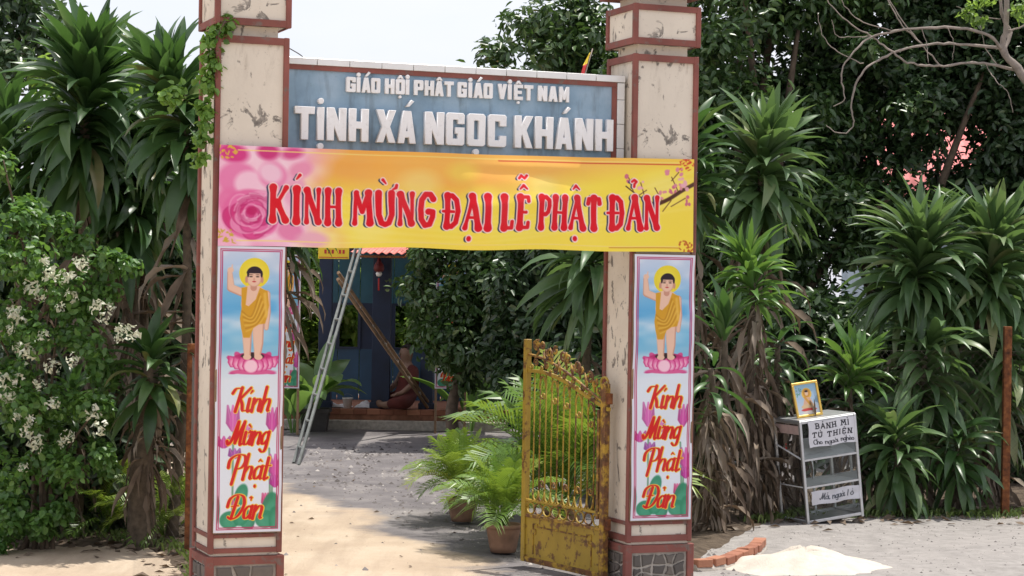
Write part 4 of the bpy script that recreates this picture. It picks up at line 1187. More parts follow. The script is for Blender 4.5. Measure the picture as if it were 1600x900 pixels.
# ------------------------------------------------------------------ at the foot of the right pillar
kb = thing('brick_kerb', 'low curved kerb of orange bricks at the foot of the right pillar', 'kerb', ground_at(1125, 882))
k0 = Vector(kb.location)
kpath = [ground_at(1083, 893), ground_at(1108, 891), ground_at(1134, 886), ground_at(1157, 878), ground_at(1178, 868), ground_at(1188, 858)]
bm = bmesh.new()
tube(bm, [p - k0 + Vector((0, 0, -.005)) for p in kpath], .055, 8)
obj('mortar_bed', bm, M['mortar'], kb)
bmk = bmesh.new(); box(bmk, -.062, .062, -.045, .045, 0, .055, .005)
brick_me = bpy.data.meshes.new('brick'); bmk.to_mesh(brick_me); bmk.free(); brick_me.materials.append(M['brick'])
kk = smooth_path(kpath, 4)
cum = [0]
for a, b in zip(kk, kk[1:]): cum.append(cum[-1] + (b - a).length)
nbk = max(3, int(cum[-1] / .135))
for i in range(nbk):
    d_ = (i + .5) * cum[-1] / nbk
    j = max(q for q in range(len(cum) - 1) if cum[q] <= d_)
    t = kk[j + 1] - kk[j]
    p = kk[j] + t * ((d_ - cum[j]) / t.length)
    obj('brick', brick_me, None, kb, p - k0 + Vector((0, 0, .028 + random.uniform(-.006, .006))), (random.uniform(-.08, .08), random.uniform(-.06, .06), math.atan2(t.y, t.x) + random.uniform(-.08, .08)))
# heap of pale sand by the roadside
hc = ground_at(1256, 886)
n_, V, Fc = 96, [], []
rr = np.random.RandomState(2)
ring_n = 14
V.append((0, 0, .13))
for j in range(1, ring_n + 1):
    f = j / ring_n
    for i in range(n_):
        an = 2 * math.pi * i / n_
        wob = 1 + .10 * math.sin(2 * an + .6) + .06 * math.sin(5 * an) + .05 * math.sin(11 * an + 1) * f + .03 * math.sin(17 * an) * f
        V.append((.60 * f * wob * math.cos(an), .60 * f * wob * math.sin(an), .13 * (1 - f ** 1.4) * (1 + .16 * math.sin(7 * f + 3 * an)) - .022 * f + .004 * rr.randn() * (1 - f)))
heap_bm = bmesh.new()
hv = [heap_bm.verts.new(v_) for v_ in V]
for i in range(n_): heap_bm.faces.new((hv[0], hv[1 + i], hv[1 + (i + 1) % n_]))
for j in range(ring_n - 1):
    for i in range(n_):
        a, b = 1 + j * n_ + i, 1 + j * n_ + (i + 1) % n_
        heap_bm.faces.new((hv[a], hv[a + n_], hv[b + n_], hv[b]))
for f in heap_bm.faces: f.smooth = True
m = Mat('pale_sand')
m.base(m.ramp(m.noise(7, 7), [(.3, (.46, .41, .35)), (.7, (.60, .545, .475))])).set(.95, spec=.1).bump(m.mix(.5, m.noise(22, 7, .7), m.noise(90, 4)), .6, .02)
tag(obj('sand_heap', heap_bm, m.m, None, hc), 'low heap of pale sand in front of the glass cabinet', 'sand heap')

# ------------------------------------------------------------------ glass cabinet with the handwritten notices
cb0 = ground_at(1262, 824)
cab = thing('glass_cabinet', 'tilted aluminium and glass bread cabinet with paper notices by the hedge', 'cabinet', cb0)
cab.rotation_euler = (0, R(-6.5), R(24))
cab.location.z = .012
CW, CD, CH = .54, .42, .84
fr_ = .024
for x in (0, CW - fr_):
    for y in (0, CD - fr_): box_obj('corner_post', (x, x + fr_, y, y + fr_, 0, CH), M['aluminium'], cab, .003)
for z in (.012, CH - fr_ - .001):
    for y in (.001, CD - fr_ - .001): box_obj('edge_rail', (fr_, CW - fr_, y, y + fr_ - .002, z, z + fr_), M['aluminium'], cab, .003)
    for x in (.001, CW - fr_ - .001): box_obj('edge_rail', (x, x + fr_ - .002, fr_, CD - fr_, z, z + fr_), M['aluminium'], cab, .003)
for z in (.30, .52):
    bm = bmesh.new()
    box(bm, .004, CW - .004, .026, CD - .026, z, z + .006)
    if z > .4:
        for v_ in bm.verts: v_.co.z += v_.co.y * .26
    sh_ = obj('shelf', bm, M['paper'], cab)
    bm = bmesh.new()
    box(bm, fr_, CW - fr_, .003, .018, z - .006, z + .010); box(bm, fr_, CW - fr_, CD - .018, CD - .003, z - .006 + (CD * .26 if z > .4 else 0), z + .010 + (CD * .26 if z > .4 else 0))
    obj('shelf_rail', bm, M['aluminium'], sh_)
box_obj('floor_panel', (fr_, CW - fr_, fr_, CD - fr_, .014, .022), M['aluminium'], cab)
box_obj('top_panel', (.004, CW - .004, .004, CD - .004, CH - .0005, CH + .008), M['aluminium'], cab, .002)
box_obj('middle_post', (CW / 2 + .06, CW / 2 + .078, CD - .02, CD - .004, .036, CH - .026), M['aluminium'], cab)
for nm, q in (('front_pane', [(fr_, .012, .036), (CW - fr_, .012, .036), (CW - fr_, .012, CH - .025), (fr_, .012, CH - .025)]), ('side_pane', [(.012, fr_, .036), (.012, CD - fr_, .036), (.012, CD - fr_, CH - .025), (.012, fr_, CH - .025)]), ('side_pane', [(CW - .012, fr_, .036), (CW - .012, CD - fr_, .036), (CW - .012, CD - fr_, CH - .025), (CW - .012, fr_, CH - .025)])):
    obj(nm, np_mesh(nm, q, [(0, 1, 2, 3)]), M['glass'], cab)
box_obj('header_strip', (.006, .009, fr_, CD - fr_, .73, .80), simple('faded_pink_strip', (.62, .45, .42), .7), cab)
def sheet(cv, name, x0, x1, z0, z1, y, curl=.006):
    return obj(name, cv.mesh(name, lambda u, v: (x0 + u * (x1 - x0) + .004 * np.sin(v * 7), y - curl * np.abs(np.sin(u * 5 + v * 3)) - .004 * (u > .97), z1 + (z0 - z1) * v + .004 * np.sin(u * 11))), M['print_card'], cab)
sheet(pa, 'paper_notice', .075, CW - .018, .618, .826, -.003)
sheet(pb, 'torn_paper_strip', .055, CW - .02, .155, .265, -.003)
# papers and a red packet lying on the shelf
def local_to(par, v):
    return (Matrix.Translation(par.location) @ par.rotation_euler.to_matrix().to_4x4()) @ Vector(v)
for i, (x, y, rz, w, d_, nm) in enumerate(((.14, .12, .3, .16, .10, 'left'), (.28, .13, -.5, .18, .10, 'middle'), (.39, .16, .9, .15, .09, 'right'))):
    bm = bmesh.new()
    n0 = 7
    g = [[bm.verts.new(((a / 6 - .5) * w, (b / 2 - .5) * d_, .004 + .012 * math.sin(a * .9 + i) ** 2 + .004 * b)) for b in range(3)] for a in range(n0)]
    for a in range(n0 - 1):
        for b in range(2): bm.faces.new((g[a][b], g[a + 1][b], g[a + 1][b + 1], g[a][b + 1])).smooth = True
    po = obj('folded_paper', bm, M['paper'], None, local_to(cab, (x, y, .532 + .26 * y + .006 * i)), (R(14.5), R(-6.5), R(24) + rz * .4))
    tag(po, f'white paper sheet lying {nm}most on the upper cabinet shelf' if nm != 'middle' else 'white paper sheet lying between two others on the cabinet shelf', 'paper', 'papers on the cabinet shelf')
bm = bmesh.new()
bmesh.ops.create_icosphere(bm, subdivisions=2, radius=1)
for v_ in bm.verts: v_.co = Vector((v_.co.x * .075, v_.co.y * .05, max(-.02, v_.co.z * .045))) * (1 + .12 * math.sin(v_.co.x * 5 + v_.co.y * 7))
tag(obj('red_packet', bm, M['red_paint'], None, local_to(cab, (.08, .25, .622)), (0, R(-6.5), R(24))), 'crumpled red packet at the left end of the cabinet shelf', 'packet')
# framed picture standing on the cabinet
pf_loc = local_to(cab, (.07, .14, CH + .0085))
pic = thing('framed_picture', 'small gilt framed Buddha picture standing on top of the cabinet', 'picture', pf_loc)
pic.rotation_euler = (R(-10), R(-7.5), R(20))
FW, FH = .235, .285
bm = bmesh.new()
for d in ((0, FW, -.008, .010, 0, .02), (0, FW, -.008, .010, FH - .02, FH), (0, .02, -.0085, .0105, .019, FH - .019), (FW - .02, FW, -.0085, .0105, .019, FH - .019)): box(bm, *d, .003)
obj('frame', bm, M['gold_frame'], pic)
obj('print', pf.mesh('print', lambda u, v: (.018 + u * (FW - .036), 0 * u, .018 + (1 - v) * (FH - .036))), M['print_card'], pic)
box_obj('backing', (.016, FW - .016, .002, .007, .016, FH - .016), M['wood'], pic)
bm = bmesh.new(); tube(bm, [(FW / 2, .008, FH * .7), (FW / 2, .095, .018)], .006, 5)
obj('strut', bm, M['wood'], pic)
for i, (x, y, s_) in enumerate(((.50, .04, 1.0), (.50, .36, 1.1))):
    bm = bmesh.new(); bmesh.ops.create_icosphere(bm, subdivisions=2, radius=.045 * s_)
    for v_ in bm.verts: v_.co = Vector((v_.co.x * 1.2, v_.co.y * .9, v_.co.z * .55)) * (1 + .15 * math.sin(40 * v_.co.x + 30 * v_.co.y))
    p = local_to(cab, (x, y, 0)); p.z = .024
    tag(obj('prop_stone', bm, M['stone'], None, p), 'stone propping up the ' + ('front' if i == 0 else 'rear') + ' right corner of the cabinet', 'stone', 'stones under the cabinet')

# ------------------------------------------------------------------ wire fences with rusty posts
def fence(label, pts, hgt, post_at, post_w=.065):
    base = pts[0]
    t = thing('wire_fence', label, 'fence', base)
    V, Fq = [], []
    cell, r_ = .075, .0009
    for a, b in zip(pts, pts[1:]):
        d = b - a
        Ln = d.length
        d.normalize()
        nrm = Vector((-d.y, d.x, 0))
        def wire(s0, z0, s1, z1, o):
            p, q = a + d * s0 + Vector((0, 0, z0)) - base, a + d * s1 + Vector((0, 0, z1)) - base
            dr = (q - p).normalized()
            e1 = nrm
            e2 = dr.cross(nrm)
            i0 = len(V)
            for w_ in (p, q):
                for k in range(3):
                    an = k * 2.0944
                    V.append(w_ + nrm * o + e1 * (r_ * math.cos(an)) + e2 * (r_ * math.sin(an)))
            for k in range(3): Fq.append((i0 + k, i0 + (k + 1) % 3, i0 + 3 + (k + 1) % 3, i0 + 3 + k))
        h0, h1 = .03, hgt
        s = -(h1 - h0)
        while s < Ln:
            s0, z0, s1, z1 = s, h0, s + (h1 - h0), h1
            if s0 < 0: z0 += -s0; s0 = 0
            if s1 > Ln: z1 -= s1 - Ln; s1 = Ln
            if s1 > s0 + .01:
                wire(s0, z0, s1, z1, .002)
                wire(Ln - s0, z0, Ln - s1, z1, -.002)
            s += cell
        for z in (h0, h1): wire(0, z, Ln, z, 0)
    wm = obj('wire_mesh', np_mesh('wire_mesh', [tuple(v_) for v_ in V], Fq), M['wire'], t)
    wm['kind'] = 'stuff'
    for p, h in post_at:
        bm = bmesh.new()
        box(bm, -post_w / 2, post_w / 2, -post_w / 2, post_w / 2, 0, h, .004)
        for z in np.arange(.15, h, .22): tube(bm, [(-post_w * .56, 0, z), (post_w * .56, 0, z)], .006, 5)
        obj('post', bm, M['rust'], t, p - base)
    return t
fl = [gate_pt(sL0 - .02, .26, 0), ground_at(296, 866), ground_at(150, 846), ground_at(-90, 842)]
fence('sagging wire fence with a rusty post left of the gateway', fl, 1.38, [(fl[1], 1.46), (fl[3], 1.4)])
frr = [ground_at(1165, 820), ground_at(1280, 812), ground_at(1400, 806), ground_at(1570, 803), ground_at(1760, 800)]
fence('wire fence with a rusty post running behind the glass cabinet', frr, 1.40, [(frr[3], P(1571, 510, frr[3].y).z), (frr[4], 1.5)])

# ------------------------------------------------------------------ the blue pavilion at the back of the yard
YF, YB = 26.6, 28.9
pav = thing('blue_pavilion', 'dark blue open fronted pavilion on a low brick platform behind the ladder', 'pavilion', (0, YF, 0))
def X_at(px, Y): return unroll(px, 500)[0] * Y
def Z_at(px, py, Y): return P(px, py, Y).z
x0p, x1p = X_at(428, YF), X_at(700, YF)
PLAT = .27
box_obj('platform', (x0p, x1p + .8, .12, YB - YF + 1.2, 0, PLAT - .004), simple('worn_brick_face', (.28, .125, .075), .9, .3, 12, bump=.4), pav)
box_obj('platform_kerb', (x0p - .05, x1p + .8, 0, .118, 0, .13), M['mortar'], pav, .01)
nbp = 13
for k in range(nbp):
    w_ = (x1p - x0p) / nbp
    box_obj('edging_brick', (x0p + k * w_ + .003, x0p + (k + 1) * w_ - .003, .10, .3, PLAT - .07, PLAT), M['brick'], pav, .004)
for px in (508, 596, 668):
    xc = X_at(px, YF + .3)
    bm = bmesh.new(); wd = .085 if px != 596 else .12
    box(bm, xc - wd, xc + wd, .3, .46, PLAT, 2.32, .006); box(bm, xc - wd - .02, xc + wd + .02, .28, .48, PLAT, PLAT + .08, .006)
    obj('column', bm, M['dark_blue'], pav)
box_obj('front_beam', (X_at(498, YF), X_at(760, YF), .31, .45, 2.32, 2.46), M['dark_blue'], pav)
# rear wall: sheets above and below two openings
yb = YB - YF
edges = [498, 528, 562, 588, 615, 662, 690, 725, 760]
z_hi, z_w1, z_w0 = 2.42, Z_at(600, 474, YB), Z_at(600, 546, YB)
for a, b in zip(edges, edges[1:]):
    xa, xb_ = X_at(a, YB) + .004, X_at(b, YB) - .004
    d_ = .004 * ((a // 7) % 3)
    box_obj('wall_sheet', (xa, xb_, yb + d_, yb + d_ + .03, z_w1, z_hi), M['blue_sheet'], pav)
    box_obj('wall_sheet', (xa, xb_, yb + d_, yb + d_ + .03, PLAT, z_w0), M['blue_paint'], pav)
    if a not in (528, 615): box_obj('wall_sheet', (xa, xb_, yb + d_ + .001, yb + d_ + .029, z_w0, z_w1), M['dark_blue'], pav)
    else:
        bm = bmesh.new()
        for q in ((xa - .02, xa + .02, yb - .02, yb + .05, z_w0, z_w1), (xb_ - .02, xb_ + .02, yb - .02, yb + .05, z_w0, z_w1), (xa + .02, xb_ - .02, yb - .02, yb + .05, z_w0, z_w0 + .03), (xa + .02, xb_ - .02, yb - .02, yb + .05, z_w1 - .03, z_w1)): box(bm, *q)
        obj('window_frame', bm, M['dark_blue'], pav)
def corrugated(x0, x1, ya, za, yb_, zb_, pitch=.09, amp=.012):
    nxx = int((x1 - x0) / pitch * 6)
    V_, F_ = [], []
    for i in range(nxx + 1):
        x = x0 + (x1 - x0) * i / nxx
        w_ = amp * math.sin(2 * math.pi * x / pitch)
        V_ += [(x, ya, za + w_), (x, yb_, zb_ + w_), (x, ya, za + w_ - .003), (x, yb_, zb_ + w_ - .003)]
    for i in range(nxx):
        a = i * 4
        F_ += [(a, a + 4, a + 5, a + 1), (a + 2, a + 3, a + 7, a + 6), (a, a + 2, a + 6, a + 4), (a + 1, a + 5, a + 7, a + 3)]
    return np_mesh('corrugated', V_, F_)
aw_y = 23.7 - YF
za_ = Z_at(600, 397, 23.7)
obj('roof', corrugated(X_at(440, YF), X_at(800, YF), .05, 2.49, yb + 1.0, 3.1), M['red_sheet'], pav)
obj('awning', corrugated(X_at(546, 23.7), X_at(632, 23.7), aw_y, za_ + .01, .3, 2.49), M['red_sheet'], pav)
bm = bmesh.new()
for px in (548, 630):
    tube(bm, [(X_at(px, 23.7), aw_y + .02, za_ - .03), (X_at(px, 23.7), .36, 2.46)], .018, 4)
tube(bm, [(X_at(546, 23.7), aw_y + .03, za_ - .03), (X_at(632, 23.7), aw_y + .03, za_ - .03)], .018, 4)
obj('awning_frame', bm, M['rust'], pav)
# yellow sign board under the eave
ys0, ys1 = P(497, 404, 23.8), P(545, 404, 23.8)
ysn = thing('yellow_sign', 'small yellow sign board with a red border hung at the eave', 'sign', (ys0.x, 23.8, ys0.z))
wS = ys1.x - ys0.x
box_obj('board', (0, wS, 0, .03, 0, .42), M['yellow_sign'], ysn)
bm = bmesh.new()
for d in ((.012, wS - .012, -.003, .001, .012, .020), (.012, wS - .012, -.003, .001, .40, .408)): box(bm, *d)
for j in range(3):
    for i in range(7):
        if (i * 5 + j * 3) % 4: box(bm, .03 + i * .042, .03 + i * .042 + .026, -.003, .001, .06 + j * .11, .075 + j * .11 + .03)
obj('red_lettering', bm, M['red_paint'], ysn)
bm = bmesh.new()
tube(bm, [(.03, .05, .3), (.03, YF - 23.8 + .36, .16)], .012, 4); tube(bm, [(wS - .03, .05, .3), (wS - .03, YF - 23.8 + .36, .16)], .012, 4)
obj('bracket', bm, M['rust'], ysn)
# lantern
ln_p = P(592, 430, 26.75)
lan = thing('red_lantern', 'small red hanging lantern with a pale lamp in the pavilion', 'lantern', ln_p)
bm = bmesh.new(); lathe(bm, [(.01, .04), (.055, .05), (.07, .09), (.062, .13), (.03, .18), (.015, .23)], 12); obj('shade', bm, simple('dark_red_silk', (.14, .012, .012), .6, .3, 9), lan)
bm = bmesh.new(); lathe(bm, [(.01, -.02), (.03, -.01), (.042, .02), (.03, .045)], 12); obj('lamp', bm, M['paper'], lan)
bm = bmesh.new(); tube(bm, [(0, 0, .22), (0, 0, 2.33 - ln_p.z)], .005, 4); tube(bm, [(0, 0, -.04), (0, 0, -.2)], .012, 5); obj('cord', bm, M['red_paint'], lan)
# posters on the pavilion posts
sheet_far = poster_mesh('printed_sheet', pw_, ph_)
for label, px, yb_px, Y in (('far child Buddha poster half hidden behind the left pillar', 417, 606, 25.6), ('far poster beside the dark tree at the back of the yard', 679, 607, 26.0)):
    p = P(px, yb_px, Y)
    t = thing('tall_poster', label, 'poster', (p.x, Y, p.z), 0, 'tall printed posters')
    obj('printed_sheet', sheet_far, None, t)
    bm = bmesh.new()
    for xx in (0.0, pw_ - .03): box(bm, xx, xx + .03, .006, .036, -p.z, ph_)
    for zz_ in (.05, ph_ - .08): box(bm, .03, pw_ - .03, .008, .034, zz_, zz_ + .03)
    obj('support_posts', bm, M['wood'], t)
sheet_far.materials.append(M['print'])

# ladder
lb_a, lb_b = ground_at(459, 723), ground_at(469, 728)
top_m = P(562, 372, 23.6)
off_ab = lb_b - lb_a
lad = thing('ladder', 'grey aluminium ladder leaning up to the eave in the yard', 'ladder', lb_a)
t_a = P(556, 388, 23.6) - lb_a
t_a = t_a * 1.16
bdir = Vector((.078, -.28, 0))
for o_ in (Vector((0, 0, 0)), bdir):
    bm = bmesh.new(); tube(bm, [o_, o_ + t_a], .020, 4); obj('rail', bm, M['old_alu'], lad)
nrg = 10
for k in range(nrg):
    q = t_a * ((k + .6) / nrg)
    bm = bmesh.new(); tube(bm, [q, q + bdir], .014, 6); obj('rung', bm, M['old_alu'], lad)
# wooden pole pair leaning on the ladder
pb_, pt_ = P(668, 640, 26.8), P(528, 436, 23.4)
pb_.z = PLAT + .03
pol = thing('wooden_frame', 'long brown wooden ladder frame leaning across the aluminium ladder', 'ladder', pb_)
dv = pt_ - pb_
sd_ = Vector((.0, .05, .075))
for o_ in (Vector((0, 0, 0)), sd_):
    bm = bmesh.new(); tube(bm, [o_, o_ + dv], .022, 5); obj('pole', bm, M['wood'], pol)
for k in range(7):
    q = dv * ((k + .7) / 7.4)
    bm = bmesh.new(); tube(bm, [q - sd_ * .15, q + sd_ * 1.15], .014, 5); obj('crosspiece', bm, M['pale_bark'], pol)

# planter, glazed pot, bucket, cloth
pl_p = ground_at(492, 674)
t = thing('square_planter', 'dark square planter holding paddle leaved plants by the platform', 'planter', pl_p)
bm = bmesh.new()
hw_, hh_ = .18, .30
r4 = [(hw_ * .82, 0), (hw_, hh_ - .05), (hw_ * 1.1, hh_ - .05), (hw_ * 1.1, hh_), (hw_ * .95, hh_), (hw_ * .9, hh_ - .06)]
rg4 = [[bm.verts.new((sx * r_, sy * r_, z)) for sx, sy in ((-1, -1), (1, -1), (1, 1), (-1, 1))] for r_, z in r4]
for A_, B_ in zip(rg4, rg4[1:]):
    for k in range(4): bm.faces.new((A_[k], A_[(k + 1) % 4], B_[(k + 1) % 4], B_[k]))
bm.faces.new(rg4[0][::-1])
obj('box', bm, M['black_plastic'], t)
box_obj('soil', (-.16, .16, -.16, .16, hh_ - .09, hh_ - .055), M['soil'], t)
planter_pos = Vector(pl_p)
def pot(label, p, r_, h, mat, rim=1.12, group=None, name='plant_pot'):
    t = thing(name, label, 'pot', p, random.uniform(0, 6), group)
    bm = bmesh.new()
    lathe(bm, [(r_ * .72, 0), (r_ * .80, h * .2), (r_ * .97, h * .8), (r_, h * .86), (r_ * rim, h * .87), (r_ * rim, h), (r_ * .95, h), (r_ * .9, h * .9)], 28)
    obj('vessel', bm, mat, t)
    bm = bmesh.new(); lathe(bm, [(r_ * .9, h * .88), (r_ * .6, h * .91), (.01, h * .92)], 20); obj('soil', bm, M['soil'], t)
    return t
bp = ground_at(797, 668)
t = thing('glazed_pot', 'dark blue glazed pot with a broad rim beyond the palms', 'pot', bp)
bm = bmesh.new(); lathe(bm, [(.15, 0), (.17, .03), (.24, .10), (.235, .17), (.20, .21), (.245, .24), (.25, .262), (.21, .262), (.19, .22)], 32); obj('vessel', bm, M['blue_glaze'], t)
bm = bmesh.new(); lathe(bm, [(.195, .225), (.1, .235), (.01, .24)], 20); obj('soil', bm, M['soil'], t)
bk = P(543, 640, 26.85); bk.z = PLAT
t = thing('white_bucket', 'small white bucket on the edge of the pavilion platform', 'bucket', bk)
bm = bmesh.new(); lathe(bm, [(.05, 0), (.066, .125), (.072, .125), (.072, .14), (.062, .14), (.05, .02)], 16); obj('vessel', bm, M['paper'], t)
bm = bmesh.new(); tube(bm, [(.07 * math.cos(a), 0, .13 + .06 * math.sin(a)) for a in np.linspace(0, math.pi, 9)], .003, 4); obj('handle', bm, M['old_alu'], t)
for label, px, w_, hh in (('crumpled white sheet left of the bucket on the platform', 520, .26, .05), ('crumpled white sheet right of the bucket on the platform', 578, .20, .10)):
    c_ = P(px, 640, 27.1); c_.z = PLAT + .001
    r_ = np.random.RandomState(int(px))
    N = 18
    V_ = []
    for j in range(N):
        for i in range(N):
            a, b = i / (N - 1) - .5, j / (N - 1) - .5
            e = max(0, 1 - (2 * max(abs(a), abs(b))) ** 2)
            V_.append((a * 2 * w_, b * .3, .004 + hh * e * (.35 + .65 * abs(math.sin(9 * a + 3 * b + px) * math.cos(7 * b - 4 * a))) + .004 * r_.rand()))
    F_ = [(j * N + i, j * N + i + 1, (j + 1) * N + i + 1, (j + 1) * N + i) for j in range(N - 1) for i in range(N - 1)]
    tag(obj('cloth_sheet', np_mesh('cloth_sheet', V_, F_, True), M['white_cloth'], None, c_), label, 'cloth', 'sheets on the platform')

# ------------------------------------------------------------------ seated person in a red robe
def skinned(name, verts, edges, radii, root, mat, sub=2, parent=None):
    me = bpy.data.meshes.new(name)
    me.from_pydata(verts, edges, [])
    o = bpy.data.objects.new(name, me)
    col.objects.link(o)
    sm = o.modifiers.new('skin', 'SKIN'); sm.use_smooth_shade = True
    ss = o.modifiers.new('sub', 'SUBSURF'); ss.levels = sub; ss.render_levels = sub
    for i, r_ in enumerate(radii):
        me.skin_vertices[0].data[i].radius = (r_, r_) if not hasattr(r_, '__len__') else r_
        me.skin_vertices[0].data[i].use_root = (i == root)
    bpy.context.view_layer.update()
    out = bpy.data.meshes.new_from_object(o.evaluated_get(bpy.context.evaluated_depsgraph_get()))
    bpy.data.objects.remove(o)
    out.name = name
    return obj(name, out, mat, parent)
pe = P(638, 640, 26.95); pe.z = PLAT
per = thing('person', 'person in a dark red robe sitting on the pavilion platform behind the pole', 'person', pe, R(-62))
M['skin'] = simple('skin', (.22, .13, .09), .6, .1, 6)
M['robe'] = simple('red_robe', (.085, .013, .009), .85, .25, 8, bump=.3)
M['hair'] = simple('cropped_hair', (.02, .017, .015), .8, .2, 20)
# faces -Y locally; cross-legged
bv = [(0, 0, .12), (0, .01, .28), (0, .0, .44), (0, -.02, .545), (0, -.03, .61), (0, -.045, .69), (0, -.04, .77), (0, -.035, .81)]
be = [(0, 1), (1, 2), (2, 3), (3, 4), (4, 5), (5, 6), (6, 7)]
br = [.12, .115, .12, .065, .055, .098, .10, .06]
def addc(chain, rad, root_i):
    prev = root_i
    for p, r_ in zip(chain, rad):
        bv.append(p); br.append(r_); be.append((prev, len(bv) - 1)); prev = len(bv) - 1
    return prev
for s in (-1, 1):
    addc([(s * .17, -.12, .11), (s * .33, -.26, .10), (s * .16, -.36, .07), (-s * .04, -.38, .055), (-s * .12, -.37, .04)], [.085, .062, .05, .036, .03], 0)
    hnd = addc([(s * .17, .0, .50), (s * .24, -.05, .34), (s * .22, -.2, .22), (s * .20, -.27, .20)], [.055, .044, .034, .026], 3)
    for k, (dx, ln) in enumerate(((-.03, .06), (-.01, .075), (.01, .07), (.03, .055))):
        addc([(s * .20 + dx, -.27 - ln * .6, .195), (s * .20 + dx, -.27 - ln, .175)], [.0095, .008], hnd)
    addc([(s * .20 - s * .045, -.285, .20), (s * .20 - s * .06, -.315, .19)], [.011, .009], hnd)
body = skinned('body', bv, be, br, 0, M['skin'], 2, per)
rv = [(0, .01, .10), (0, .015, .28), (0, .0, .44), (0, -.01, .53)]
re_ = [(0, 1), (1, 2), (2, 3)]
rrd = [.15, .145, .145, .09]
for s in (-1, 1):
    i0 = len(rv)
    rv += [(s * .18, -.12, .105), (s * .345, -.27, .10), (s * .15, -.37, .075)]; rrd += [.11, .085, .065]; re_ += [(0, i0), (i0, i0 + 1), (i0 + 1, i0 + 2)]
i0 = len(rv); rv += [(.17, 0, .50), (.245, -.05, .34)]; rrd += [.072, .064]; re_ += [(3, i0), (i0, i0 + 1)]
skinned('robe', rv, re_, rrd, 0, M['robe'], 2, per)
bm = bmesh.new(); bmesh.ops.create_uvsphere(bm, u_segments=16, v_segments=10, radius=1)
for v_ in list(bm.verts):
    v_.co = Vector((v_.co.x * .083, v_.co.y * .098 - .03, v_.co.z * .09 + .765))
bmesh.ops.delete(bm, geom=[v_ for v_ in bm.verts if v_.co.z < .745 or (v_.co.y < -.075 and v_.co.z < .80)], context='VERTS')
for f in bm.faces: f.smooth = True
obj('hair', bm, M['hair'], per)
bm = bmesh.new(); tube(bm, [(0, -.115, .745), (0, -.142, .715), (0, -.118, .708)], [.009, .016, .010], 6); obj('nose', bm, M['skin'], per)
for s in (-1, 1):
    bm = bmesh.new(); bmesh.ops.create_uvsphere(bm, u_segments=8, v_segments=6, radius=.011); obj('eye', bm, M['hair'], per, (s * .032, -.112, .735))
    bm = bmesh.new(); bmesh.ops.create_uvsphere(bm, u_segments=8, v_segments=6, radius=.026)
    for v_ in bm.verts: v_.co.x *= .4
    obj('ear', bm, M['skin'], per, (s * .082, -.035, .72))
bm = bmesh.new(); tube(bm, [(-.022, -.112, .682), (0, -.12, .680), (.022, -.112, .682)], .006, 5); obj('mouth', bm, M['red_paint'], per)

# ------------------------------------------------------------------ pink-roofed house behind the trees on the right
hx0, hx1 = X_at(1390, 27), X_at(1700, 27)
hz0, hz1 = Z_at(1480, 305, 27), Z_at(1480, 190, 29)
hs = thing('roadside_house', 'house with a faded red roof glimpsed through the dark trees', 'house', (hx0, 27, 0))
wd_ = hx1 - hx0
box_obj('wall', (0, wd_, .3, 4, 0, hz0 - .02), M['house_wall'], hs)
obj('roof', corrugated(-.2, wd_ + .2, 0, hz0, 2.1, hz1 + .15, .18, .025), M['pink_roof'], hs)
obj('roof', corrugated(-.2, wd_ + .2, 4.3, hz0, 2.12, hz1 + .14, .18, .025), M['pink_roof'], hs)
for xx in (.5, 1.7):
    wo = box_obj('window', (xx, xx + .7, .26, .29, 1.0, 2.1), M['dark_blue'], hs)
    box_obj('sill', (xx - .05, xx + .75, .2, .3, .94, 1.0), M['paper'], wo)
box_obj('door', (2.6, 3.3, .27, .295, 0, 2.05), M['wood'], hs)

# flag behind the name board and a loose wire over it
fp = gate_pt(G(903, 112, .3)[0], .2, zb_top + .01)
flg = thing('small_flag', 'small yellow and red flag on a thin stick above the name board', 'flag', fp)
tip = P(926, 76, fp.y + .05) - fp
bm = bmesh.new(); tube(bm, [(0, 0, 0), tip], .004, 5); obj('stick', bm, M['pale_bark'], flg)
for nm, f0, f1, wv, mt in (('red_cloth', .12, .46, .030, M['red_paint']), ('yellow_cloth', .46, .86, .034, M['yellow_sign'])):
    V_ = []
    for k in range(7):
        q = tip * (f0 + (f1 - f0) * k / 6)
        w_ = wv * (1 if nm == 'red_cloth' else 1 - .6 * k / 6)
        V_ += [tuple(q + Vector((-.006, -.006, .004))), tuple(q + Vector((-w_, -.004 + .01 * math.sin(k), -.25 * w_)))]
    obj(nm, np_mesh(nm, V_, [(2 * k, 2 * k + 1, 2 * k + 3, 2 * k + 2) for k in range(6)], True), mt, flg)
bm = bmesh.new()
wp = [gate_pt(G(449, 70, .1)[0] - .02, .2, zl(449, 62)), gate_pt(G(460, 70, .1)[0], .2, zl(460, 70)), gate_pt(G(470, 84, .2)[0], .2, zl(470, 80)), gate_pt(G(474, 96, .2)[0], .2, zb_top + .028)]
tube(bm, smooth_path(wp, 5), .0035, 5)
tag(obj('loose_wire', bm, M['black_plastic']), 'thin dark wire curving from the left pillar to the board top', 'wire')
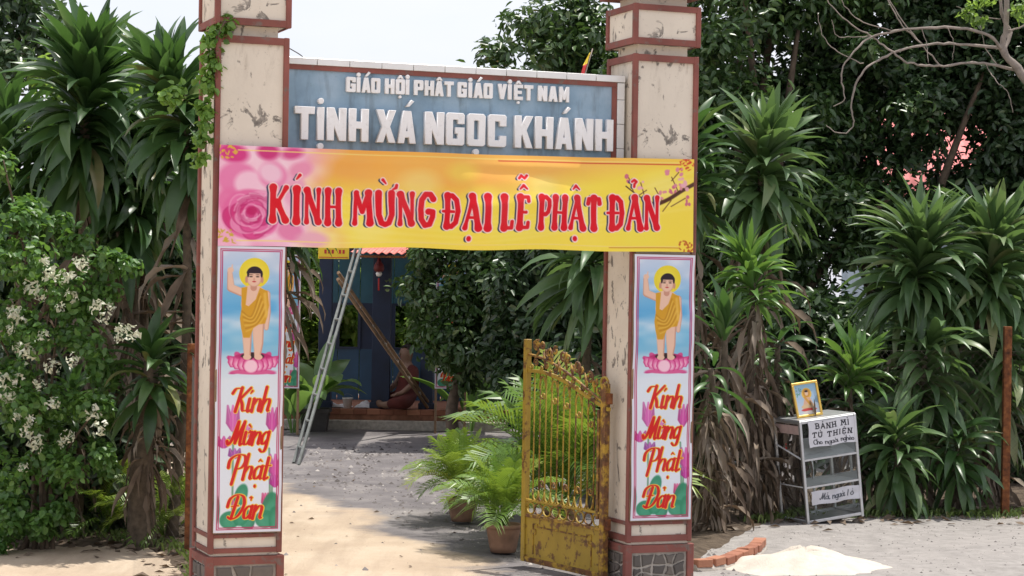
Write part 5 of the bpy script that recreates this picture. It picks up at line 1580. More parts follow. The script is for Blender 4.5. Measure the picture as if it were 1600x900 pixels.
# ------------------------------------------------------------------ plants
def strap_leaf(name, length, width, elev, droop, fold=.35, sway=0.0, twist=0.0, n=9, wave=0.0, peak=.42, mat=None):
    """long leaf starting at the origin, heading +X, rising at elev and bending down by droop along its length"""
    V, Fq = [], []
    x = z = y = 0.0
    st = length / (n - 1)
    for i in range(n):
        t = i / (n - 1)
        a = elev - droop * t ** 1.4
        w = width * ((t / peak) ** .55 if t < peak else max(0.02, (1 - ((t - peak) / (1 - peak)) ** 1.9))) * .5
        w = max(w, width * .10 if i == 0 else .002)
        tw = twist * t
        up = Vector((-math.sin(a), 0, math.cos(a)))
        side = Vector((0, 1, 0))
        s2 = side * math.cos(tw) + up * math.sin(tw)
        u2 = up * math.cos(tw) - side * math.sin(tw)
        c_ = Vector((x, y, z))
        f = fold * w
        wv = wave * w * math.sin(t * 14)
        V += [c_ + s2 * w + u2 * (f + wv), c_, c_ - s2 * w + u2 * (f - wv)]
        x += st * math.cos(a); z += st * math.sin(a); y += sway * st * t
    for i in range(n - 1):
        a = i * 3
        Fq += [(a, a + 1, a + 4, a + 3), (a + 1, a + 2, a + 5, a + 4)]
    me = np_mesh(name, [tuple(v_) for v_ in V], Fq, True)
    if mat: me.materials.append(mat)
    return me
rl = random.Random(11)
TIERS = [(84, 12), (76, 25), (66, 40), (56, 55), (46, 70), (35, 85), (22, 95), (8, 95), (-8, 85), (-28, 62), (-48, 40)]
LEAF = {}
for key, mt in (('drac', M['drac']), ('drac_fresh', M['drac_fresh']), ('drac_pale', M['drac_pale'])):
    LEAF[key] = [[strap_leaf('leaf', 1.0, .165 * (1 + .12 * q), R(e), R(d * (.75 + .4 * q)), .42, .14 * (q - .5), .35 * (q - .5), mat=mt) for q in (0, .5, 1)] for e, d in TIERS]
DEAD = [strap_leaf('dead_leaf', 1.0, .085, R(e), R(d), .9, s_, tw, 9, .8, .45, M['dead']) for e, d, s_, tw in ((-20, 75, .1, 1.2), (-45, 45, -.2, -1.5), (-60, 35, .15, 2.2), (10, 120, 0, .8), (-70, 20, .25, -2.4))]
def dracaena(label, base, crown, n, length, seed, key='drac', lo=0, hi=10, dead=0, dead_len=.5, dead_span=.6, crown_h=.28, axis=None, spread=1.0, trunk_r=.035, more=()):
    """stem from base to the crown point with strap leaves round its top; dead leaves hang below"""
    r_ = random.Random(seed)
    base, crown = Vector(base), Vector(crown)
    t = thing('dracaena_plant', label, 'plant', base, 0, 'dracaena plants')
    top = crown - base
    bm = bmesh.new()
    mid = top * .5 + Vector((r_.uniform(-.06, .06), r_.uniform(-.06, .06), 0))
    path = smooth_path([(0, 0, -.02), mid, top + Vector((0, 0, crown_h * .4))], 6)
    tube(bm, path, [trunk_r * (1.35 - .7 * i / (len(path) - 1)) for i in range(len(path))], 8)
    obj('stem', bm, M['trunk_dark'], t)
    ax = (axis or Vector((r_.uniform(-.28, .28), r_.uniform(-.3, .12), 1))).normalized()
    spread *= r_.uniform(.8, 1.15)
    tilt = ax.to_track_quat('Z', 'Y').to_matrix()
    for i in range(n):
        f = (i + .5) / n                                  # 0 = top
        ti = lo + (hi - lo) * f ** .85 + r_.uniform(-.7, .7)
        ti = int(max(lo, min(hi, round(ti))))
        me = LEAF[key][ti][r_.randrange(3)]
        az = i * 2.39996 + r_.uniform(-.3, .3)
        h = crown_h * (.5 - f) * 1.2
        L_ = length * r_.uniform(.66, 1.15) * (1.0 if ti > 1 else .85)
        o = obj('leaf', me, None, t)
        o.matrix_local = Matrix.Translation(top + ax * h) @ (tilt @ Matrix.Rotation(az, 3, 'Z') @ Matrix.Rotation(r_.uniform(-.2, .2) if ti > 1 else r_.uniform(-.05, .16), 3, 'Y') @ Matrix.Rotation(r_.uniform(-.45, .45), 3, 'X')).to_4x4() @ Matrix.Diagonal((L_, L_ * spread * r_.uniform(.85, 1.15), L_, 1))
    for i in range(dead):
        o = obj('dead_leaf', DEAD[r_.randrange(5)], None, t)
        L_ = dead_len * r_.uniform(.6, 1.25)
        q = top * max(.08, 1 - r_.random() * dead_span)
        o.matrix_local = Matrix.Translation(q - ax * crown_h * .5) @ Matrix.Rotation(r_.uniform(0, 6.28), 4, 'Z') @ Matrix.Diagonal((L_, L_ * r_.uniform(.7, 1.3), L_, 1))
    return t
def base_of(px, Y):
    q = P(px, 700, Y)
    return Vector((q.x, Y, 0))
# left of the gateway
dracaena('tallest dracaena with a huge rosette at the upper left', base_of(150, 15.57), P(132, 190, 15.36), 240, 0.7, 1, dead=46, dead_len=.6, dead_span=.55, crown_h=0.62, trunk_r=.05)
dracaena('tall dracaena crowded against the left pillar', base_of(270, 14.84), P(288, 195, 14.63), 190, 0.58, 2, dead=46, dead_len=.55, dead_span=.6, crown_h=0.58)
dracaena('low dark dracaena with a thick trunk by the left rusty post', base_of(224, 14.53), P(236, 590, 14.32), 64, .42, 3, lo=2, dead=60, dead_len=.36, dead_span=.55, crown_h=.26, trunk_r=.085)
dracaena('dracaena with withered leaves hanging just inside the left pillar', base_of(420, 16.30), P(446, 352, 16.09), 70, .50, 4, lo=4, dead=34, dead_len=.42, dead_span=.28, crown_h=.25)
dracaena('dracaena spreading its leaves out of the left edge', base_of(30, 15.9), P(25, 262, 15.8), 150, .62, 22, lo=2, dead=30, dead_len=.5, dead_span=.5, crown_h=.5)
dracaena('dracaena filling the gap between the tall left ones', base_of(218, 15.9), P(212, 268, 15.7), 130, .55, 23, lo=2, dead=40, dead_len=.5, dead_span=.5, crown_h=.5)
dracaena('drooping dracaena hidden between the two tall left ones', base_of(215, 15.67), P(205, 330, 15.57), 110, 0.58, 5, lo=5, dead=54, dead_len=.6, dead_span=.6, crown_h=0.5)
dracaena('small shaded dracaena low against the left fence', base_of(120, 15.05), P(112, 640, 14.94), 50, .42, 6, lo=2, dead=26, dead_len=.35, crown_h=.2)
# right of the gateway
dracaena('tall dracaena rosette just right of the right pillar', base_of(1190, 17.97), P(1188, 282, 17.77), 180, 0.66, 7, 'drac_pale', dead=40, dead_len=.6, dead_span=.5, crown_h=0.5)
dracaena('dracaena peeking out from behind the right pillar', base_of(1086, 17.66), P(1080, 268, 17.56), 110, 0.56, 8, dead=24, dead_len=.6, crown_h=0.6)
dracaena('middle dracaena below the tall rosette beside the right poster', base_of(1170, 16.72), P(1176, 440, 16.62), 100, 0.44, 9, 'drac_fresh', hi=8, dead=90, dead_len=.5, dead_span=.75, crown_h=0.35)
dracaena('narrow upright dracaena shoot next to the right poster', base_of(1130, 16.41), P(1132, 520, 16.30), 26, .44, 10, 'drac', hi=3, dead=60, dead_len=.5, dead_span=.9, crown_h=.2)
dracaena('bright upright dracaena shoot above the framed picture', base_of(1325, 17.66), P(1328, 590, 17.45), 60, 0.46, 11, 'drac_fresh', hi=6, dead=30, dead_len=.45, dead_span=.8, crown_h=.22)
dracaena('broad dracaena with pale leaf tips in the right hedge', base_of(1430, 18.39), P(1432, 432, 18.18), 210, 0.72, 12, 'drac_pale', lo=1, hi=9, dead=22, dead_len=.5, dead_span=.6, crown_h=0.5)
dracaena('broad dracaena at the right end above the rusty post', base_of(1545, 18.60), P(1545, 425, 18.39), 210, 0.72, 13, 'drac_pale', lo=1, hi=9, dead=40, dead_len=.5, dead_span=.6, crown_h=0.5)
dracaena('drooping dracaena under the broad one behind the wire', base_of(1440, 17.97), P(1445, 600, 17.87), 140, 0.62, 14, 'drac_pale', lo=4, dead=30, dead_len=.5, dead_span=.7, crown_h=0.6)
dracaena('drooping dracaena behind the right rusty post', base_of(1560, 18.60), P(1560, 600, 18.29), 130, 0.6, 15, 'drac_pale', lo=5, dead=50, dead_len=.5, dead_span=.7, crown_h=0.6)
dracaena('low leafy dracaena right of the glass cabinet', base_of(1405, 17.45), P(1400, 715, 17.35), 100, 0.5, 16, 'drac_pale', lo=2, dead=16, dead_len=.35, dead_span=.8, crown_h=0.4)
dracaena('leafy dracaena between the cabinet and the hedge', base_of(1345, 17.66), P(1340, 690, 17.56), 80, 0.45, 17, lo=3, dead=30, dead_len=.4, crown_h=.3)
dracaena('low dracaena at the foot of the right hedge', base_of(1500, 17.77), P(1495, 720, 17.66), 80, 0.45, 18, lo=4, dead=14, dead_len=.35, crown_h=.34)
dracaena('withered dracaena clump left of the glass cabinet', base_of(1200, 17.03), P(1215, 560, 16.93), 26, .42, 19, lo=4, dead=110, dead_len=.55, dead_span=.85, crown_h=.3)
dracaena('withered dracaena clump at the right pillar foot', base_of(1120, 15.88), P(1110, 600, 15.78), 14, .42, 20, lo=5, dead=95, dead_len=.45, dead_span=.9, crown_h=.3)
# inside the yard behind the right pillar
dracaena('dracaena hanging long leaves over the yellow gate leaf', base_of(925, 17.14), P(925, 420, 16.93), 120, 0.68, 21, 'drac_pale', lo=3, dead=14, dead_len=.5, crown_h=.36)

def leaf_cloud(name, clusters, per, size, mat, parent, seed, up=.5, squash=.8, aspect=.45, fall=.6, out_c=None):
    """clusters: list of (centre, radius); many small folded leaves joined into one mesh"""
    r = np.random.RandomState(seed)
    cs = np.array([list(c) for c, _ in clusters]); rs = np.array([q for _, q in clusters])
    idx = np.repeat(np.arange(len(cs)), per)
    n = len(idx)
    d = r.randn(n, 3); d /= np.linalg.norm(d, axis=1, keepdims=True)
    p = cs[idx] + d * (rs[idx] * r.rand(n) ** fall)[:, None] * np.array([1, 1, squash])
    nrm = d * .7 + np.array([0, 0, up]) + r.randn(n, 3) * .45
    nrm /= np.linalg.norm(nrm, axis=1, keepdims=True)
    ax = np.cross(nrm, r.randn(n, 3)); ax += d * .3 + np.array([0, 0, -.35]); ax -= nrm * np.sum(ax * nrm, 1, keepdims=True)
    ax /= np.linalg.norm(ax, axis=1, keepdims=True) + 1e-9
    sd_ = np.cross(nrm, ax)
    L_ = (size * r.uniform(.65, 1.25, n))[:, None]
    w_ = L_ * aspect * .5
    b, t = p, p + ax * L_ - nrm * L_ * .12
    l1, l2 = p + ax * L_ * .3 + sd_ * w_ + nrm * w_ * .3, p + ax * L_ * .68 + sd_ * w_ * .8 + nrm * w_ * .2
    r1, r2 = p + ax * L_ * .3 - sd_ * w_ + nrm * w_ * .3, p + ax * L_ * .68 - sd_ * w_ * .8 + nrm * w_ * .2
    V = np.stack([b, r1, r2, t, l2, l1], 1).reshape(-1, 3)
    base = (np.arange(n) * 6)[:, None]
    Fq = np.concatenate([base + np.array([0, 1, 2, 3]), base + np.array([0, 3, 4, 5])])
    o = obj(name, np_mesh(name, V, Fq), mat, parent)
    o['kind'] = 'stuff'
    return o
def crown_clusters(r, n, c, rad, shell=.55, cr=(.25, .5), keep=None):
    out = []
    while len(out) < n:
        d = Vector((r.gauss(0, 1), r.gauss(0, 1), r.gauss(0, 1))).normalized()
        q = shell + (1 - shell) * r.random()
        p = Vector(c) + Vector((d.x * rad[0], d.y * rad[1], d.z * rad[2])) * q
        if keep and not keep(p): continue
        out.append((p, r.uniform(*cr)))
    return out
def tree(name, label, base, c, rad, n, per, size, mat, seed, trunk_r=.12, bark='bark', cr=(.25, .5), shell=.5, group=None, up=.5, limbs=7, keep=None, aspect=.45, cat='tree'):
    r = random.Random(seed)
    base, c = Vector(base), Vector(c)
    t = thing(name, label, cat, base, 0, group)
    cl = crown_clusters(r, n, c - base, rad, shell, cr, keep)
    bm = bmesh.new()
    fork = (c - base) * .55
    fork.z = max(.25 * (c - base).z, (c - base).z - rad[2] * .8)
    tube(bm, smooth_path([(0, 0, -.05), fork * .5 + Vector((r.uniform(-.1, .1), r.uniform(-.1, .1), 0)), fork], 5), [trunk_r * (1.25 - .5 * i / 10) for i in range(11)], 10)
    obj('trunk', bm, M[bark], t)
    for k in range(limbs):
        q = cl[int(k * n / limbs) % n][0]
        bm = bmesh.new()
        md = (fork + q) / 2 + Vector((r.uniform(-.2, .2), r.uniform(-.2, .2), r.uniform(0, .3)))
        pth = smooth_path([fork * r.uniform(.75, 1.0), md, q], 5)
        tube(bm, pth, [trunk_r * .55 * (1 - .8 * i / (len(pth) - 1)) for i in range(len(pth))], 6)
        obj('limb', bm, M[bark], t)
    leaf_cloud('crown', cl, per, size, mat, t, seed, up, aspect=aspect)
    return t
G_T = 'trees behind the gateway'
# broad-leaved tree over the name board and behind the yard
q = P(900, 250, 24.5)
tree('broadleaf_tree', 'broad leaved tree rising over the right half of the name board', (q.x + .1, 24.5, 0), (q.x + .35, 24.8, 3.5), (1.75, 1.5, 2.7), 170, 200, .12, M['tree_a'], 31, .14, cr=(.25, .48), group=G_T, shell=.4)
q = P(715, 480, 23.5)
tree('yard_tree', 'dense dark green tree at the back of the yard under the banner', (q.x, 23.8, 0), (q.x + .1, 23.8, 1.75), (.75, .8, 1.05), 80, 130, .11, M['tree_a'], 32, .07, cr=(.18, .34), group=G_T, limbs=5)
q = P(850, 500, 22.5)
tree('yard_tree', 'dark leafy tree in the yard behind the yellow gate leaf', (q.x, 22.8, 0), (q.x, 22.8, 1.6), (.62, .8, 1.25), 80, 130, .12, M['tree_b'], 33, .07, cr=(.18, .34), group=G_T, limbs=5)
# dark trees on the right
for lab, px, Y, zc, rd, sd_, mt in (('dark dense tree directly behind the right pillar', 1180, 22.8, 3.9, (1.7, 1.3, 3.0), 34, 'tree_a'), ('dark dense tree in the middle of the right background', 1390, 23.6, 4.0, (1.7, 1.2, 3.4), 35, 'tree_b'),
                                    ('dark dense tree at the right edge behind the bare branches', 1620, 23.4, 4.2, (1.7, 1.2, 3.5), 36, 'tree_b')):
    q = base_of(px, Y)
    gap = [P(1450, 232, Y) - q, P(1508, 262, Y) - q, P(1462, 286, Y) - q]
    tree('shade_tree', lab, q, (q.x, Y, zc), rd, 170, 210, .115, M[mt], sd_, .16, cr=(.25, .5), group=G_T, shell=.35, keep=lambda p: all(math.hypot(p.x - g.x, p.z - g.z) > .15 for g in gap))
q = base_of(1800, 22.5); tree('shade_tree', 'dark tree beyond the right edge of the view', q, (q.x, 22.5, 3.8), (1.6, 1.5, 3.2), 90, 100, .17, M['tree_b'], 37, .16, group=G_T)
# understorey that closes the view below the crowns
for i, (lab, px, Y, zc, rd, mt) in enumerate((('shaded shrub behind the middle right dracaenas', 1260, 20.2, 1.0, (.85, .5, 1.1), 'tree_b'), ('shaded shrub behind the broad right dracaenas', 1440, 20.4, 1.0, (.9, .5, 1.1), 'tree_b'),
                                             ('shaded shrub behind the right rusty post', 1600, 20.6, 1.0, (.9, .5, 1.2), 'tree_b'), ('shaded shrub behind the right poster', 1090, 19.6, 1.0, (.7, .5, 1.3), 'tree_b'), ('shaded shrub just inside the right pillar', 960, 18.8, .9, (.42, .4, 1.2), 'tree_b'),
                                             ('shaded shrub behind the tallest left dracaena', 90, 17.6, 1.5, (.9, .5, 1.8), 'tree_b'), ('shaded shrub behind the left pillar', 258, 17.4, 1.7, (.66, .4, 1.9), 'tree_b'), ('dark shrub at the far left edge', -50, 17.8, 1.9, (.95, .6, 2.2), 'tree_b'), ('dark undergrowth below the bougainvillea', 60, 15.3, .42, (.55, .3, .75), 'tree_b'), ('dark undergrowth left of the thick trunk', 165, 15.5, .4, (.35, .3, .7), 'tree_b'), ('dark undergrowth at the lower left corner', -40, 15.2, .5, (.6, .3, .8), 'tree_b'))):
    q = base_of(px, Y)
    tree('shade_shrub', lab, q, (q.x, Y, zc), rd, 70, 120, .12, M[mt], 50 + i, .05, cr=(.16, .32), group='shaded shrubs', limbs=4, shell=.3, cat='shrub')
# trees at the upper left
q = P(20, 30, 19.5)
tree('corner_tree', 'dark tree reaching into the upper left corner', (q.x - .5, 19.5, 0), (q.x - .45, 19.5, 4.3), (.95, .9, 1.1), 60, 110, .12, M['tree_b'], 38, .1, group=G_T, cr=(.2, .4))
q = P(170, 60, 18.0)
tree('light_tree', 'yellow green small tree showing above the left dracaenas', (q.x, 18.2, 0), (q.x, 18.2, 3.3), (.85, .5, .85), 50, 90, .10, M['tree_c'], 39, .06, group=G_T, cr=(.14, .3), bark='pale_bark')
# bright growth beyond the pavilion
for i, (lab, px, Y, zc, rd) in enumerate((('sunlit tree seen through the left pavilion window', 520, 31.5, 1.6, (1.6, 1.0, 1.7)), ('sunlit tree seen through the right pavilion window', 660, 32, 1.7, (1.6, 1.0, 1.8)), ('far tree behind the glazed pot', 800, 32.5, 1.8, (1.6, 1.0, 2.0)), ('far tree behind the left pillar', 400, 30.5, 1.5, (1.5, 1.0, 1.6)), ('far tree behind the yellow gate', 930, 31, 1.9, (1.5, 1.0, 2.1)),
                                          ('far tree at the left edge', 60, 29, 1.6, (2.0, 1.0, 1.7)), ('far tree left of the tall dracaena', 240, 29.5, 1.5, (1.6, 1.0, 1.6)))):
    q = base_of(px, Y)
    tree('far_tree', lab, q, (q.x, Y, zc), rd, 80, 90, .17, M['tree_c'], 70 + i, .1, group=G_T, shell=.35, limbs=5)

# bougainvillea with white bracts at the left
bq = base_of(60, 14.3)
bo = thing('bougainvillea', 'white flowering bougainvillea spilling over the fence at the far left', 'shrub', bq)
r = random.Random(5)
spots = [(20, 470, 60), (70, 420, 60), (140, 405, 45), (185, 408, 30), (40, 540, 70), (100, 560, 60), (140, 600, 50), (60, 620, 70), (20, 660, 60), (110, 660, 50), (150, 640, 30), (15, 390, 50), (30, 330, 40), (90, 470, 60), (60, 700, 50), (5, 590, 60), (-30, 480, 90), (-40, 620, 90), (150, 480, 40), (5, 250, 40), (70, 340, 40), (-30, 350, 70), (30, 760, 55), (110, 745, 45), (60, 815, 45), (150, 715, 35), (0, 830, 45), (100, 810, 35), (-30, 740, 60)]
cl = []
for px, py, rp in spots:
    for k in range(3):
        Y = 14.1 + r.uniform(-.22, .30)
        cl.append((P(px + r.uniform(-.6, .6) * rp, py + r.uniform(-.6, .6) * rp, Y) - bq, rp / 235 * r.uniform(.45, .8)))
leaf_cloud('foliage', cl, 100, .058, M['boug'], bo, 8, .5, aspect=.7)
for k in range(9):
    px, py, rp = spots[(k * 3 + 1) % len(spots)]
    e = P(px, py, 14.05) - bq
    bm = bmesh.new(); pth = smooth_path([(r.uniform(-.15, .15), r.uniform(0, .2), -.02), Vector((e.x * .3, .1, e.z * .6)), e], 6)
    tube(bm, pth, [.018 * (1 - .7 * i / (len(pth) - 1)) for i in range(len(pth))], 6); obj('stem', bm, M['bark'], bo)
# flower clusters: three shapes of bract bunches, shared
FL = []
for k in range(4):
    rr_ = np.random.RandomState(90 + k)
    V, Fq = [], []
    for i in range(24):
        d = rr_.randn(3); d /= np.linalg.norm(d); p = d * .065 * rr_.rand() ** .5
        n1 = np.cross(d, rr_.randn(3)); n1 /= np.linalg.norm(n1); n2 = np.cross(d, n1)
        s_ = rr_.uniform(.020, .034)
        i0 = len(V)
        V += [p, p + n1 * s_ + d * s_ * .3, p + n2 * s_ * 1.5 + d * s_ * .5, p - n1 * s_ * .2 + n2 * s_ + d * s_ * .7]
        Fq.append((i0, i0 + 1, i0 + 2, i0 + 3))
    me = np_mesh('flower_cluster', V, Fq); me.materials.append(M['petal']); FL.append(me)
fl_px = [(30, 542), (22, 480), (28, 640), (45, 655), (35, 670), (60, 680), (20, 625), (65, 520), (80, 575), (165, 490), (160, 488), (180, 482), (195, 520), (210, 525), (188, 520), (95, 695), (110, 690), (148, 640), (55, 700), (45, 730), (55, 600), (10, 600), (100, 480), (112, 455), (75, 430), (85, 420), (108, 565), (70, 410), (130, 420), (45, 445), (12, 510), (36, 600), (90, 640), (160, 672), (40, 560), (60, 468), (100, 425), (30, 505)]
for i, (px, py) in enumerate(fl_px):
    for j in range(1):
        fo = obj('flower_cluster', FL[(i + j) % 4], None, bo, P(px + r.uniform(-9, 9), py + r.uniform(-9, 9), 13.80 + r.uniform(-.05, .08)) - bq, (r.uniform(0, 6), r.uniform(0, 6), r.uniform(0, 6)), r.uniform(.5, .92))
        fo['kind'] = 'stuff'
# creeper on the left pillar
vb = gate_pt(sL0 - .05, .44, 0)
vi = thing('creeper', 'bright green creeper climbing the outer edge of the left pillar', 'creeper', vb)
vp = [(316, 872, .44), (314, 700, .44), (316, 520, .44), (318, 330, .42), (322, 220, .2), (328, 140, .04), (334, 90, .02), (342, 55, -.02), (352, 32, -.06)]
def vpt(px, py, off):
    s, z = G(px, py, off)
    return gate_pt(s, off, z) - vb
bm = bmesh.new(); tube(bm, smooth_path([vpt(*a) for a in vp], 5), .006, 5); obj('stem', bm, M['bark'], vi)
cl = [(vpt(px + r.uniform(-8, 6), py + r.uniform(-8, 8), .02), .06 * r.uniform(.7, 1.3)) for px, py in [(324, 180), (322, 160), (326, 140), (326, 120), (330, 100), (332, 85), (338, 66), (340, 52), (348, 40), (352, 30), (334, 75), (322, 200), (318, 225), (316, 250), (345, 38), (328, 110), (270, 150), (276, 140), (265, 155)]]
leaf_cloud('foliage', cl, 46, .045, M['vine'], vi, 12, .4, aspect=.8)

# leafless tree at the right edge
bt_b = base_of(1720, 18.4)
bt_ = thing('bare_tree', 'leafless pale branches reaching in from the upper right', 'tree', bt_b)
def bp_(l): return [P(x, y, Y) - bt_b for x, y, Y in l]
TR = [([(1715, 800, 18.4), (1700, 480, 18.4), (1660, 220, 18.4), (1598, 118, 18.3), (1568, 78, 18.3), (1572, 40, 18.3), (1574, -60, 18.3)], .075, .03, 'trunk'),
      ([(1568, 78, 18.3), (1545, 56, 18.2), (1500, 43, 18.1), (1440, 44, 18.0), (1400, 48, 18.0), (1362, 58, 18.0), (1335, 80, 17.9), (1315, 110, 17.9), (1318, 140, 17.9), (1318, 158, 17.9), (1302, 166, 17.9)], .022, .005, 'limb'),
      ([(1564, 76, 18.3), (1510, 70, 18.2), (1465, 68, 18.1), (1415, 76, 18.0), (1380, 90, 18.0), (1350, 110, 17.9), (1335, 140, 17.9), (1330, 170, 17.9), (1334, 192, 17.9), (1322, 208, 17.9), (1305, 206, 17.9), (1290, 196, 17.9)], .02, .005, 'limb'),
      ([(1600, 114, 18.4), (1560, 103, 18.3), (1520, 98, 18.2), (1475, 103, 18.1), (1440, 102, 18.1), (1412, 94, 18.0), (1385, 74, 18.0), (1360, 56, 18.0), (1330, 38, 17.9), (1300, 10, 17.9), (1285, -20, 17.9)], .02, .006, 'limb'),
      ([(1568, 78, 18.3), (1578, 50, 18.4), (1565, 20, 18.4), (1562, -40, 18.4)], .028, .02, 'limb'),
      ([(1470, 103, 18.1), (1445, 75, 18.1), (1415, 40, 18.1), (1390, 0, 18.1)], .010, .006, 'twig'), ([(1440, 68, 18.1), (1410, 40, 18.0), (1392, 10, 18.0), (1380, -20, 18.0)], .010, .006, 'twig'),
      ([(1350, 100, 17.9), (1310, 82, 17.9), (1285, 55, 17.9), (1278, 20, 17.9)], .008, .004, 'twig'), ([(1400, 48, 18), (1350, 36, 18), (1320, 10, 18), (1310, -10, 18)], .008, .005, 'twig'), ([(1362, 58, 18), (1330, 58, 18), (1308, 56, 18), (1300, 30, 18)], .007, .004, 'twig'),
      ([(1540, 98, 18.2), (1545, 110, 18.2), (1560, 130, 18.1), (1575, 145, 18.1), (1582, 175, 18.1)], .007, .004, 'twig'), ([(1560, 103, 18.3), (1540, 75, 18.3), (1532, 40, 18.3)], .008, .004, 'twig'), ([(1572, 50, 18.3), (1600, 40, 18.3), (1640, 10, 18.3)], .014, .008, 'twig'), ([(1564, 30, 18.4), (1530, 26, 18.4), (1495, 10, 18.4)], .008, .004, 'twig'), ([(1440, 44, 18), (1448, 70, 18), (1450, 98, 17.9)], .006, .003, 'twig'), ([(1480, 43, 18), (1490, 66, 18), (1488, 96, 18)], .005, .003, 'twig')]
for pts, r0, r1, nm in TR:
    bm = bmesh.new(); pth = smooth_path(bp_(pts), 5)
    rb = random.Random(len(pts) * 7 + int(r0 * 1000))
    pth = [v_ + Vector((rb.gauss(0, .003), rb.gauss(0, .003), rb.gauss(0, .004))) for v_ in pth]
    tube(bm, pth, [(r0 + (r1 - r0) * i / (len(pth) - 1)) * .68 * rb.uniform(.85, 1.2) for i in range(len(pth))], 7); obj(nm, bm, M['pale_bark'], bt_)
leaf_cloud('leaf_tuft', [(P(x, y, 18.2) - bt_b, .09) for x, y in ((1520, 14), (1530, 30), (1512, 20), (1590, 20), (1596, 8), (1540, 2))], 26, .07, M['tree_c'], bt_, 14, .5, aspect=.5)

# ------------------------------------------------------------------ potted areca palms
def frond(name, length, elev, droop, nl, seed):
    r = random.Random(seed)
    bm = bmesh.new()
    pts, n = [], 14
    x = z = 0.0
    for i in range(n):
        t = i / (n - 1)
        a = elev - droop * t ** 1.3
        pts.append(Vector((x, 0, z)))
        x += length / n * math.cos(a); z += length / n * math.sin(a)
    tube(bm, pts, [.008 * (1 - .8 * i / n) for i in range(n)], 4)
    for k in range(nl):
        t = .26 + .73 * k / (nl - 1)
        f = t * (n - 1); i = min(n - 2, int(f)); p = pts[i].lerp(pts[i + 1], f - i)
        d = (pts[i + 1] - pts[i]).normalized()
        ll = length * .40 * (math.sin(math.pi * min(1, (t - .15) / .95)) ** .6) * r.uniform(.85, 1.1)
        for s in (-1, 1):
            sw = .5 + .35 * t
            dirn = (d * sw + Vector((0, s, 0)) * (1 - .25 * t) + Vector((-d.z, 0, d.x)) * .35).normalized()
            q1 = p + dirn * ll * .5
            q2 = p + dirn * ll * .95 + Vector((0, 0, -ll * r.uniform(.15, .38)))
            w_ = Vector((d.x, 0, d.z)) * .0125
            v0, v1, v2, v3, v4 = bm.verts.new(p + w_ * .4), bm.verts.new(q1 + w_), bm.verts.new(q2), bm.verts.new(q1 - w_), bm.verts.new(p - w_ * .4)
            bm.faces.new((v0, v1, v3, v4)); bm.faces.new((v1, v2, v3))
    me = bpy.data.meshes.new(name); bm.to_mesh(me); bm.free(); me.materials.append(M['palm'])
    return me
FR = [frond('frond', 1.0, R(e), R(d), 24, i) for i, (e, d) in enumerate(((87, 25), (82, 45), (76, 62), (69, 78), (61, 90), (52, 98), (42, 100)))]
def palm(label, base, n, length, seed, pot_args=None, z0=.16, spread=1.0):
    r = random.Random(seed)
    base = Vector(base)
    t = thing('areca_palm', label, 'palm', base + Vector((0, 0, z0)), 0, 'areca palms')
    for i in range(5):
        a = r.uniform(0, 6.28)
        bm = bmesh.new(); tube(bm, [(0.02 * math.cos(a), .02 * math.sin(a), -.02), (.05 * math.cos(a), .05 * math.sin(a), .18)], [.012, .008], 6); obj('cane', bm, M['palm'], t)
    for i in range(n):
        k = min(6, int(7 * (i + r.random()) / n))
        L_ = length * r.uniform(.75, 1.15)
        o = obj('frond', FR[k], None, t)
        a = i * 2.4 + r.uniform(-.3, .3)
        o.matrix_local = Matrix.Translation((.03 * math.cos(a), .03 * math.sin(a), .04)) @ Matrix.Rotation(a, 4, 'Z') @ Matrix.Rotation(r.uniform(-.2, .2), 4, 'X') @ Matrix.Diagonal((L_, L_ * spread, L_, 1))
    return t
p1, p2, p3 = ground_at(786, 862), ground_at(722, 814), ground_at(880, 850)
G_P = 'terracotta palm pots'
pot('terracotta pot of the nearest palm beside the gate leaf', p1, .125, .20, M['terracotta'], 1.08, G_P)
pot('terracotta pot of the palm further left and behind', p2, .12, .19, M['terracotta'], 1.08, G_P)
pot('terracotta pot seen through the bars of the yellow gate', p3 + Vector((0, .35, 0)), .14, .22, M['terracotta'], 1.08, G_P)
palm('nearest areca palm in a terracotta pot left of the gate leaf', p1 , 30, .50, 1, z0=.185)
palm('areca palm in a pot behind and left of the nearest one', p2, 28, .54, 2, z0=.175)
palm('tall areca palm seen through the yellow gate bars', p3 + Vector((0, .35, 0)), 34, 1.05, 3, z0=.20)
palm('areca palm growing between the two potted ones', ground_at(768, 805), 18, .55, 4, z0=0.0)
palm('small dark areca palm behind the fence at lower left', base_of(165, 15.2), 16, .6, 5, z0=0.0)
palm('small areca palm at the left fence foot', base_of(262, 14.9), 16, .55, 6, z0=0.0)

# ------------------------------------------------------------------ paddle-leaved plants by the pavilion
def paddle(name, length, width, elev, droop):
    V, Fq, n = [], [], 12
    x = z = 0.0
    for i in range(n):
        t = i / (n - 1)
        a = elev - droop * t ** 1.5
        w = .012 if t < .35 else width * .5 * max(.01, math.sin(math.pi * ((t - .33) / .67) ** .72)) ** .75
        up = Vector((-math.sin(a), 0, math.cos(a)))
        c_ = Vector((x, 0, z))
        V += [c_ + Vector((0, w, 0)) + up * w * .22, c_ + Vector((0, w * .5, 0)) + up * w * .16, c_, c_ - Vector((0, w * .5, 0)) + up * w * .16, c_ - Vector((0, w, 0)) + up * w * .22]
        x += length / (n - 1) * math.cos(a); z += length / (n - 1) * math.sin(a)
    for i in range(n - 1):
        for k in range(4): Fq.append((i * 5 + k, i * 5 + k + 1, i * 5 + 5 + k + 1, i * 5 + 5 + k))
    me = np_mesh(name, [tuple(v_) for v_ in V], Fq, True); me.materials.append(M['arum'])
    return me
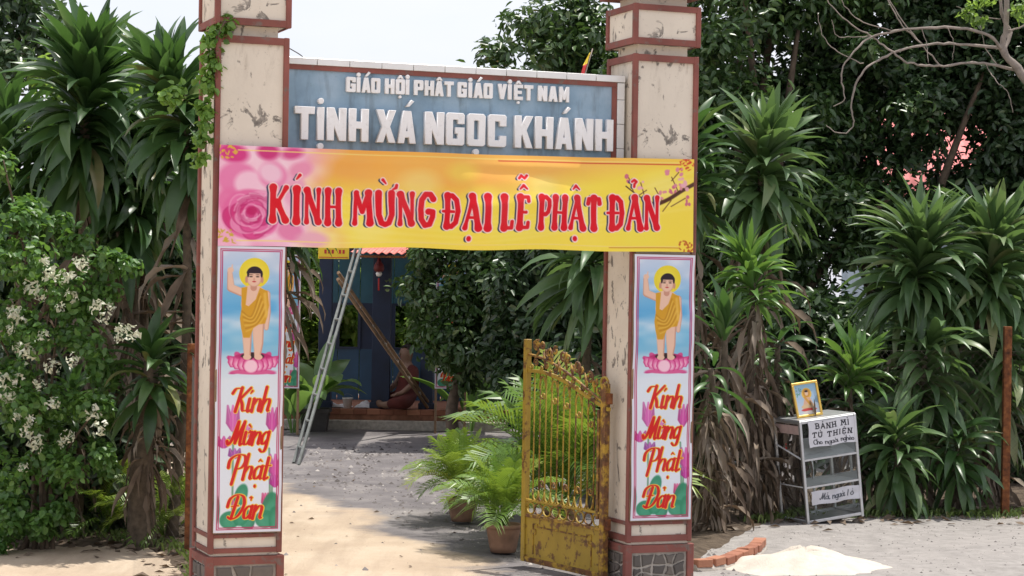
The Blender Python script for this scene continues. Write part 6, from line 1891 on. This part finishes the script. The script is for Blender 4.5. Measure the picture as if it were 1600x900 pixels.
PD = [paddle('leaf', 1.0, w, R(e), R(d)) for w, e, d in ((.34, 82, 20), (.36, 76, 70), (.34, 68, 110), (.30, 60, 60), (.38, 80, 130))]
def paddle_plant(label, base, n, length, seed, faces=None):
    r = random.Random(seed)
    t = thing('paddle_plant', label, 'plant', base, 0, 'paddle leaved plants')
    for i in range(n):
        a = i * 2.4 + r.uniform(-.4, .4) + seed
        L_ = length * r.uniform(.65, 1.1)
        o = obj('leaf', PD[i % 5], None, t)
        o.matrix_local = Matrix.Translation((.03 * math.cos(a), .03 * math.sin(a), -.02)) @ Matrix.Rotation(a, 4, 'Z') @ Matrix.Diagonal((L_, L_, L_, 1))
    return t
paddle_plant('broad paddle leaved plant in the dark square planter', planter_pos + Vector((0, 0, .245)), 9, 1.05, 1)
paddle_plant('paddle leaved plant beside the far left poster', ground_at(458, 676), 8, 1.1, 2)
paddle_plant('upright paddle leaved plant beneath the dark yard tree', ground_at(735, 676), 9, 1.2, 3)
paddle_plant('paddle leaved plant left of the glazed pot', ground_at(762, 672), 7, .9, 5)
paddle_plant('leafy plant growing in the blue glazed pot', bp + Vector((0, 0, .24)), 6, .45, 6)

# weeds and leaf litter
def litter(name, label, cat, n, area, size, mat, seed, upright):
    r = np.random.RandomState(seed)
    V, Fq = [], []
    for i in range(n):
        x, y = area(r)
        z = ground_h(x, y)
        a = r.rand() * 6.28
        s_ = size * r.uniform(.5, 1.3)
        d = np.array([math.cos(a), math.sin(a), 0]); sd_ = np.array([-d[1], d[0], 0])
        up = np.array([0, 0, 1.0])
        i0 = len(V)
        p = np.array([x, y, z + .003])
        if upright:
            V += [p - sd_ * s_ * .06, p + sd_ * s_ * .06, p + d * s_ * .25 + up * s_ * .7 + sd_ * s_ * .04, p + d * s_ * .6 + up * s_ * .8]
        else:
            V += [p, p + d * s_ * .5 + sd_ * s_ * .22 + up * s_ * r.uniform(0, .3), p + d * s_ + up * s_ * r.uniform(0, .2), p + d * s_ * .5 - sd_ * s_ * .22 + up * s_ * r.uniform(0, .3)]
        Fq.append((i0, i0 + 1, i0 + 2, i0 + 3))
    o = obj(name, np_mesh(name, V, Fq), mat); o['kind'] = 'stuff'
    return tag(o, label, cat)
def along(pts, wid, back):
    def f(r):
        k = r.randint(len(pts) - 1); t = r.rand()
        p = pts[k].lerp(pts[k + 1], t)
        return p.x + r.randn() * wid * .3, p.y + back + r.randn() * wid
    return f
litter('weeds', 'short weeds along the foot of the right wire fence', 'weeds', 1500, along(frr, .10, .05), .07, M['grass'], 3, True)
litter('weeds', 'short weeds along the foot of the left wire fence', 'weeds', 700, along(fl, .10, .08), .07, M['grass'], 4, True)
litter('leaf_litter', 'fallen brown leaves under the right hedge', 'leaf litter', 900, along(frr, .5, .55), .10, M['dead'], 5, False)
litter('leaf_litter', 'fallen brown leaves under the left hedge', 'leaf litter', 700, along(fl, .5, .55), .10, M['dead'], 6, False)
litter('leaf_litter', 'scattered dry leaves over the yard', 'leaf litter', 120, lambda r: (r.uniform(-2, 1.4), r.uniform(13, 23)), .05, M['dead'], 7, False)
